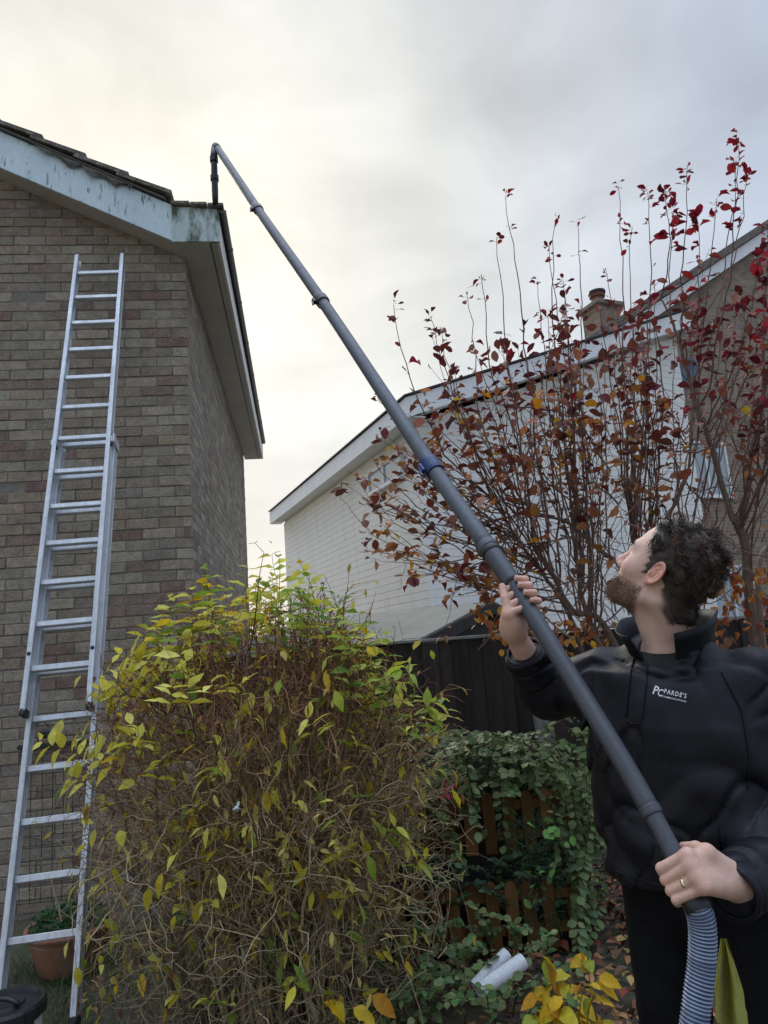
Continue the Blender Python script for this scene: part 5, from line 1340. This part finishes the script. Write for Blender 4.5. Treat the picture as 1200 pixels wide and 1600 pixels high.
# feathery herb beside the pickets
fea=thing('feathery_plant',at_y(850,1420,3.8)*A3(1,1,0),'wispy feathery green plant growing between the pickets and the man','plant')
fm=mk('feathery_green',(1,1,1),.7,attr=True,trans=.2); w=MB()
for i in range(520):
    p=at_y(rng.uniform(800,890),rng.uniform(1270,1470),3.72+rng.uniform(-.08,.1)); d=unit(A3(rng.normal(0,.6),rng.normal(0,.4),.7)); ln=rng.uniform(.04,.13); P=wob(bez(p,p+d*ln*.6,p+d*ln+A3(0,0,-.03),5),.003); w.tube(P,np.linspace(.0016,.0007,5),3,np.array(srgb(70,104,66))*rng.uniform(.6,1.2),cap=False)
for i in range(8):
    a=at_y(850+rng.normal(0,12),1500,3.75); a[2]=0; e=at_y(rng.uniform(820,880),rng.uniform(1290,1380),3.72); w.tube(wob(bez(a,(a+e)/2,e,8),.01),np.linspace(.004,.0015,8),4,np.array(srgb(70,80,52)),cap=False)
w.build('fronds',fm,fea,kind='stuff')
# fuchsia flower hanging in the shrub
fu=thing('fuchsia',at_y(697,1262,3.5),'small drooping crimson fuchsia flower at the edge of the twiggy shrub','flower')
fmt=mk('petal_crimson',(.42,.012,.05),.5,trans=.3); fp=at_y(697,1236,3.5)
for k in range(5):
    a=k*1.257; V,F=leaf_tpl(1,.42,.15,-.35,5,1.1,.9,.05,k); x,y,z=basis_from(unit(A3(cos(a)*.55,sin(a)*.55,-1)),A3(0,0,1),0); w=MB(); w.add(fp+V[:,:1]*x*.045+V[:,1:2]*y*.05+V[:,2:]*z*.045,F); w.build('petal',fmt,fu,smooth=True)
w=MB(); w.tube([fp,fp+A3(.004,0,.012),fp+A3(.01,.02,.06)],[.006,.004,.0012],6); w.build('stalk',fmt,fu)
fq=at_y(706,1226,3.5)
for k in range(4):
    a=k*1.57; V,F=leaf_tpl(1,.5,.15,-.3,5,1.1,.9,.05,k); x,y,z=basis_from(unit(A3(cos(a)*.7,sin(a)*.7,-.6)),A3(0,0,1),0); w=MB(); w.add(fq+V[:,:1]*x*.03+V[:,1:2]*y*.035+V[:,2:]*z*.03,F); w.build('petal',fmt,fu,smooth=True)
# ---------------------------------------------------------------- hosta going yellow
ho=thing('hosta',at_z(880,1585,0),'hosta with broad leaves gone bright yellow at the foot of the green shrub','plant')
ht=[leaf_tpl(1,.62,.14,.35,7,.8,.8,.14,s_) for s_ in range(4)]
hl_m=mk('leaf_hosta',(1,1,1),trans=.35,**leafk); LH=Leaves(ho,hl_m,ht,80)
HC_=[(226,182,38),(220,160,34),(206,190,60),(160,170,62),(186,130,40),(232,196,60)]
hs=MB()
for x,y in [(838,1568),(850,1590),(868,1560),(880,1600),(900,1585),(925,1560),(935,1590),(850,1500),(912,1545),(860,1545),(940,1600),(895,1555),(830,1600),(905,1610),(875,1580),(920,1610),(845,1555),(885,1530),(932,1530),(918,1500),(555,1570),(590,1555),(500,1555)]:
    Y=2.95+rng.uniform(-.1,.1) if x>700 else 2.75; p=at_y(x,y,Y); b2=A3(p[0]+rng.normal(0,.04),p[1]+.08,0)
    if x>700: hs.tube(bez(b2,(b2+p)/2+A3(0,0,.04),p,6),np.linspace(.003,.0018,6),4,np.array(srgb(170,160,80)),cap=False)
    for k in range(3 if x>700 else 1): LH.add(p+rng.normal(0,.012,3),unit(A3(rng.normal(0,.7),-.55,rng.normal(-.25,.3))),rng.uniform(.065,.105),pc(HC_,.85,1.1),wf=rng.uniform(.8,1.1))
hs.build('leaf_stalk',hl_m,ho,kind='stuff'); LH.build()
# ---------------------------------------------------------------- ground cover
lit=MB(); lt=[leaf_tpl(1,.6,.2,.2,4,1.,.8,.25,s_) for s_ in range(4)]
lm=mk('leaf_litter',(1,1,1),.8,var=.15,attr=True)
LCc=[(160,112,76),(176,128,84),(128,84,56),(104,66,48),(150,112,70),(90,56,46),(170,140,80),(116,92,70),(140,70,52),(84,66,52)]
n_l=0
for i in range(6200):
    if i<4200: x=rng.uniform(-1.6,2.2); y=rng.uniform(2.2,5.0)
    else: x=rng.uniform(1.0,3.2); y=rng.uniform(2.2,4.6)
    if y>4.9 or (x<-.95 and y>3.0 and rng.random()<.8): continue
    V,F=lt[rng.integers(4)]; s_=rng.uniform(.03,.075); xx,yy,zz=basis_from(unit(A3(rng.normal(),rng.normal(),rng.normal(0,.25))),A3(rng.normal(0,.25),rng.normal(0,.25),1),0)
    p=A3(x,y,.012+.03*rng.random()); lit.add(p+V[:,:1]*xx*s_+V[:,1:2]*yy*s_+V[:,2:]*zz*s_,F,pc(LCc,.55,1.2))
lit.build('leaf_litter',lm,kind='stuff',smooth=True,label='brown fallen leaves lying over the bare soil',cat='fallen leaves')
gr=MB(); gmt=mk('grass_blade',(1,1,1),.7,attr=True,trans=.25)
for i in range(5200):
    x=rng.uniform(-2.1,-.75); y=rng.uniform(2.5,4.5)
    if rng.random()>.55+.5*vnoise(np.array([[x*3,y*3,2.]]))[0]: continue
    h=rng.uniform(.04,.11); a=A3(x,y,-.01); d=A3(rng.normal(0,.4),rng.normal(0,.4),1)*h; sw=unit(A3(rng.normal(),rng.normal(),0))*.0022
    V=np.array([a-sw,a+sw,a+d*.6+sw*.7,a+d*.6-sw*.7,a+d+A3(d[0],d[1],-abs(h)*.15)]); gr.add(V,[(0,1,2,3),(3,2,4)],np.array(srgb(84,110,60))*rng.uniform(.5,1.2))
gr.build('grass',gmt,kind='stuff',label='patchy green grass at the foot of the ladder',cat='grass')
# =================================================================== SMALL THINGS
# tiered picket planter
pk=thing('picket_planter',at_y(740,1480,3.85)*A3(1,1,0),'two tier planter of brown wooden pickets under the green shrub','planter')
pm=mk('picket_wood',(.160,.080,.030),.9,spec=.1,var=.10,vs=5,fine=.16,fs=30,stretch=(5,5,.6),bump=.12,objcol=True)
pr=None
def picket(x,y0,z0,h,w=.062,yaw=0):
    V=np.array([(-w/2,-.009,0),(w/2,-.009,0),(w/2,-.009,h-w*.4),(w*.22,-.009,h),(-w*.22,-.009,h),(-w/2,-.009,h-w*.4)]); V=np.concatenate([V,V+A3(0,.018,0)]); n=6
    F=[tuple(range(n)),tuple(range(n,2*n))[::-1]]+[(i,i+n,(i+1)%n+n,(i+1)%n)[::-1] for i in range(n)]
    a=rng.normal(0,.02); V[:,0],V[:,2]=V[:,0]*cos(a)-V[:,2]*sin(a),V[:,0]*sin(a)+V[:,2]*cos(a)
    m_=MB(); m_.add(V+A3(x,y0,z0),F); o=m_.build('picket',pm,pk); o.color=(*([rng.uniform(.7,1.35)]*3),1)
zu=at_y(760,1240,3.9)[2]; zu0=at_y(760,1335,3.9)[2]; zl=at_y(700,1385,3.7)[2]; zl0=at_y(700,1492,3.7)[2]
for x in (620,650,680,712,745,776,808,838,868,898): p=at_y(x-10,1300,3.9); picket(p[0],3.9,zu0,zu-zu0)
for x in (600,625,652,682,712,742,772,802,832,862): p=at_y(x,1440,3.7); picket(p[0],3.7,zl0,zl-zl0)
xl=at_y(590,1400,3.7)[0]; xr=at_y(900,1400,3.8)[0]
for y0,z in ((3.922,zu0+.06),(3.922,zu-.09),(3.722,zl0+.06),(3.722,zl-.09)):
    w=MB(); w.box((xl,y0-.011,z),(xr,y0+.011,z+.045)); w.build('rail',pm,pk)
for x in (xl+.03,xr-.03):
    w=MB(); w.box((x-.03,3.735,0),(x+.03,3.79,zl-.02)); w.build('post',pm,pk); w=MB(); w.box((x-.03,3.935,0),(x+.03,3.99,zu-.02)); w.build('post',pm,pk)
w=MB(); w.box((xl+.01,3.80,0),(xr-.01,3.93,zl-.06)); w.build('soil_fill',soil,pk)
w=MB(); w.box((xl+.02,3.955,.02),(xr-.02,3.967,zu-.06)); w.build('dark_backing',shedw,pk)  # dark sheets added behind both picket rows so the gaps read dark
w=MB(); w.box((xl+.02,3.795,.02),(xr-.02,3.807,zl-.05)); w.build('dark_backing',shedw,pk)
# white plastic tubes lying on the leaves
wt=mk('white_plastic',(.66,.69,.72),.4,var=.06,vs=20)
def tube_piece(a,b2,r,label):
    ax=unit(b2-a); w=MB(); ln=np.linalg.norm(b2-a)
    w.lathe([(r-.004,.03),(r-.004,0),(r,0),(r,ln*.985),(r*.93,ln),(r*.55,ln+.004),(0,ln+.005)],a,ax,18)
    o=w.build('plastic_tube',wt,smooth=False,label=label,cat='tube',group='white tubes lying in the flower bed')
    return o
tube_piece(at_y(747,1550,3.02),at_y(818,1501,3.10),.030,'longer white plastic tube lying in front among the leaves by the yellow hosta')
tube_piece(at_y(742,1543,3.10),at_y(793,1490,3.17),.027,'shorter white plastic tube behind the longer one in the flower bed')
# terracotta pot
tcm=mk('terracotta',(.30,.145,.085),.85,var=.15,vs=6,fine=.12,fs=50,col2=(.30,.25,.20),m2s=5.,m2lo=.55,m2hi=.7,bump=.2)
pt0=at_y(80,1468,3.72); R0=.215; pot=thing('plant_pot',A3(pt0[0],3.72+R0,0),'round terracotta plant pot with green herbs behind the foot of the ladder','plant pot')
pc0=A3(pt0[0],3.72+R0,0); ph_=pt0[2]
w=MB(); w.lathe([(0,.0),(R0*.66,.0),(R0*.70,.01),(R0*.90,ph_*.72),(R0*.93,ph_*.76),(R0*.90,ph_*.775),(R0*.96,ph_*.80),(R0*.965,ph_*.86),(R0,ph_*.875),(R0*1.03,ph_*.94),(R0*1.01,ph_),(R0*.93,ph_),(R0*.90,ph_*.88),(0,ph_*.87)],pc0,sides=36); w.build('pot',tcm,pot,smooth=True)
w=MB(); w.lathe([(R0*.89,ph_*.88),(R0*.4,ph_*.91),(0,ph_*.92)],pc0,sides=20); w.build('compost',soil,pot,smooth=True)
herb=thing('herb_plant',pc0+A3(0,0,ph_*.9),'low green herb growing in the terracotta pot with one dry stalk','plant')
hb=MB()
for i in range(520):
    a=rng.uniform(0,6.28); r_=R0*.9*sqrt(rng.random()); p=pc0+A3(cos(a)*r_,sin(a)*r_,ph_*.92+rng.uniform(0,.10)*(1.4-r_/R0)); V,F=gt[rng.integers(4)]; x,y,z=basis_from(rdir(.5),A3(0,0,1),rng.normal()); s_=rng.uniform(.015,.032); hb.add(p+V[:,:1]*x*s_+V[:,1:2]*y*s_+V[:,2:]*z*s_,F,np.array(srgb(66,104,62))*rng.uniform(.5,1.2))
hb.build('foliage',gl,herb,kind='stuff')
w=MB(); q0=at_y(97,1440,3.80); q1=at_y(80,1368,3.80); w.tube(wob(bez(q0,(q0+q1)/2+A3(.01,0,0),q1,8),.003),np.linspace(.005,.004,8),6,np.array(srgb(176,160,128))); w.build('dry_stalk',twigm,herb)
w=MB()
for x0,y0,x1,y1 in ((30,1440,70,1330),(62,1400,64,1340)):
    w.tube(bez(at_y(x0,y0,3.85),at_y((x0+x1)/2+4,(y0+y1)/2,3.85),at_y(x1,y1,3.85),8),.0018,4,np.array(srgb(150,134,100)))
w.build('dry_stalk',twigm,herb)
# wire trellis and lamp on the wall
wm=mk('wire_dark',(.025,.024,.023),.6,var=.2)
trl=thing('wire_trellis',on(80,1410,WP-D1*.04,D1),'dark wire trellis grid fixed to the brick wall behind the ladder','trellis')
def wallp(x,y,off): return on(x,y,WP-D1*off,D1)
TLc=wallp(33,1168,.04); TRc=wallp(132,1160,.04); zb_=wallp(60,1412,.04)[2]
tw_=float(np.dot(TRc-TLc,D2)); zt_=TLc[2]
for k in range(7):
    a=TLc+D2*(tw_*k/6)
    w=MB(); w.tube([A3(a[0],a[1],zt_),A3(a[0]+rng.normal(0,.004),a[1],(zt_+zb_)/2),A3(a[0]+rng.normal(0,.004),a[1],zb_)],.0024,5); w.build('upright_wire',wm,trl)
for k in range(9):
    z=zt_-.05-(zt_-zb_-.06)*k/8; a=TLc+D2*-.01-D1*.006; b2=TLc+D2*(tw_+.01)-D1*.006
    w=MB(); w.tube([A3(a[0],a[1],z),A3((a+b2)[0]/2,(a+b2)[1]/2,z+rng.normal(0,.006)),A3(b2[0],b2[1],z)],.0022,5); w.build('cross_wire',wm,trl)
w=MB(); w.bar(TLc-D2*.02,TRc+D2*.02+A3(0,0,TLc[2]-TRc[2]),.03,.03,side=A3(0,0,1),bev=.004); w.build('top_bar',wm,trl)
lp=thing('wall_lamp',wallp(76,1150,.0),'small black wall lamp with a looped cable above the wire trellis','lamp')
lq=wallp(76,1146,.04)
w=MB(); w.bar(lq-D2*.05,lq+D2*.05,.055,.045,side=A3(0,0,1),bev=.012); w.build('lamp_head',black,lp)
w=MB(); w.bar(lq+D1*.03,lq+D1*.058,.03,.03,side=D2); w.build('bracket',black,lp)
w=MB(); w.tube(catmull(np.array([lq+A3(0,0,.04),wallp(68,1128,.03),wallp(52,1135,.03),wallp(44,1152,.02),wallp(36,1170,.02)]),6),.004,6); w.build('cable',black,lp)
# black lidded tub in the corner
tb=thing('lidded_tub',at_y(12,1640,2.62)*A3(1,1,0),'round black plastic tub with a clip on lid in the grass by the ladder foot','tub')
tc_=at_y(10,1568,2.62); R1=.118; zt=tc_[2]; c0=A3(tc_[0],tc_[1],0)
tubm=mk('tub_black',(.016,.017,.018),.42,var=.25,vs=15,fine=.15)
w=MB(); w.lathe([(0,.004),(R1*.82,.004),(R1*.95,zt-.03),(R1*.95,zt-.01),(0,zt-.01)],c0,sides=32); w.build('tub',tubm,tb,smooth=False)
w=MB(); w.lathe([(R1*1.0,zt-.035),(R1*1.06,zt-.034),(R1*1.06,zt-.004),(R1*1.0,zt+.006),(R1*.90,zt+.006),(R1*.86,zt-.006),(R1*.5,zt-.004),(R1*.46,zt+.004),(0,zt+.004)],c0,sides=36); lid=w.build('lid',tubm,tb,smooth=False)
w=MB(); w.tube(bez(c0+A3(-.06,-.03,zt+.005),c0+A3(0,-.03,zt+.05),c0+A3(.06,-.03,zt+.005),8),.008,8); w.build('handle',tubm,lid,smooth=True)
for a in (.3,2.3,4.2): w=MB(); w.box((-.014,R1*1.02,zt-.05),(.014,R1*1.10,zt+.0),fr=lambda V,a=a: c0*A3(1,1,0)+np.stack([V[:,0]*cos(a)-V[:,1]*sin(a),V[:,0]*sin(a)+V[:,1]*cos(a),V[:,2]],-1)); w.build('lid_clip',tubm,lid)
w=MB(); th=np.linspace(-1.1,.2,14); V=[]
for t in th:
    for z in (.05,zt-.045): V.append(c0+A3(cos(t)*(R1*.957),sin(t)*(R1*.957),z))
I=np.arange(13)[:,None]*2; w.add(np.array(V),np.concatenate([I,I+2,I+3,I+1],1)); w.build('paper_label',mk('label_white',(.5,.5,.48),.7,var=.1),tb)
# scrap of white plastic caught in the twigs
sc_=MB(); q=at_y(371,1261,2.62); th=np.linspace(0,1,5); V=[]
for i in range(5):
    for j in range(6): V.append(q+A3((i-2)*.007*(1.2-.2*j)+rng.normal(0,.004),rng.normal(0,.012),(j-2.5)*.006+rng.normal(0,.004)))
I=(np.arange(4)[:,None]*6+np.arange(5)[None,:]); F=np.stack([I,I+6,I+7,I+1],-1).reshape(-1,4); sc_.add(np.array(V),F); sc_.add(np.array(V)+A3(0,.003,0),F[:,::-1])
sc_.build('plastic_scrap',wt,label='crumpled scrap of white plastic caught among the shrub twigs',cat='litter')
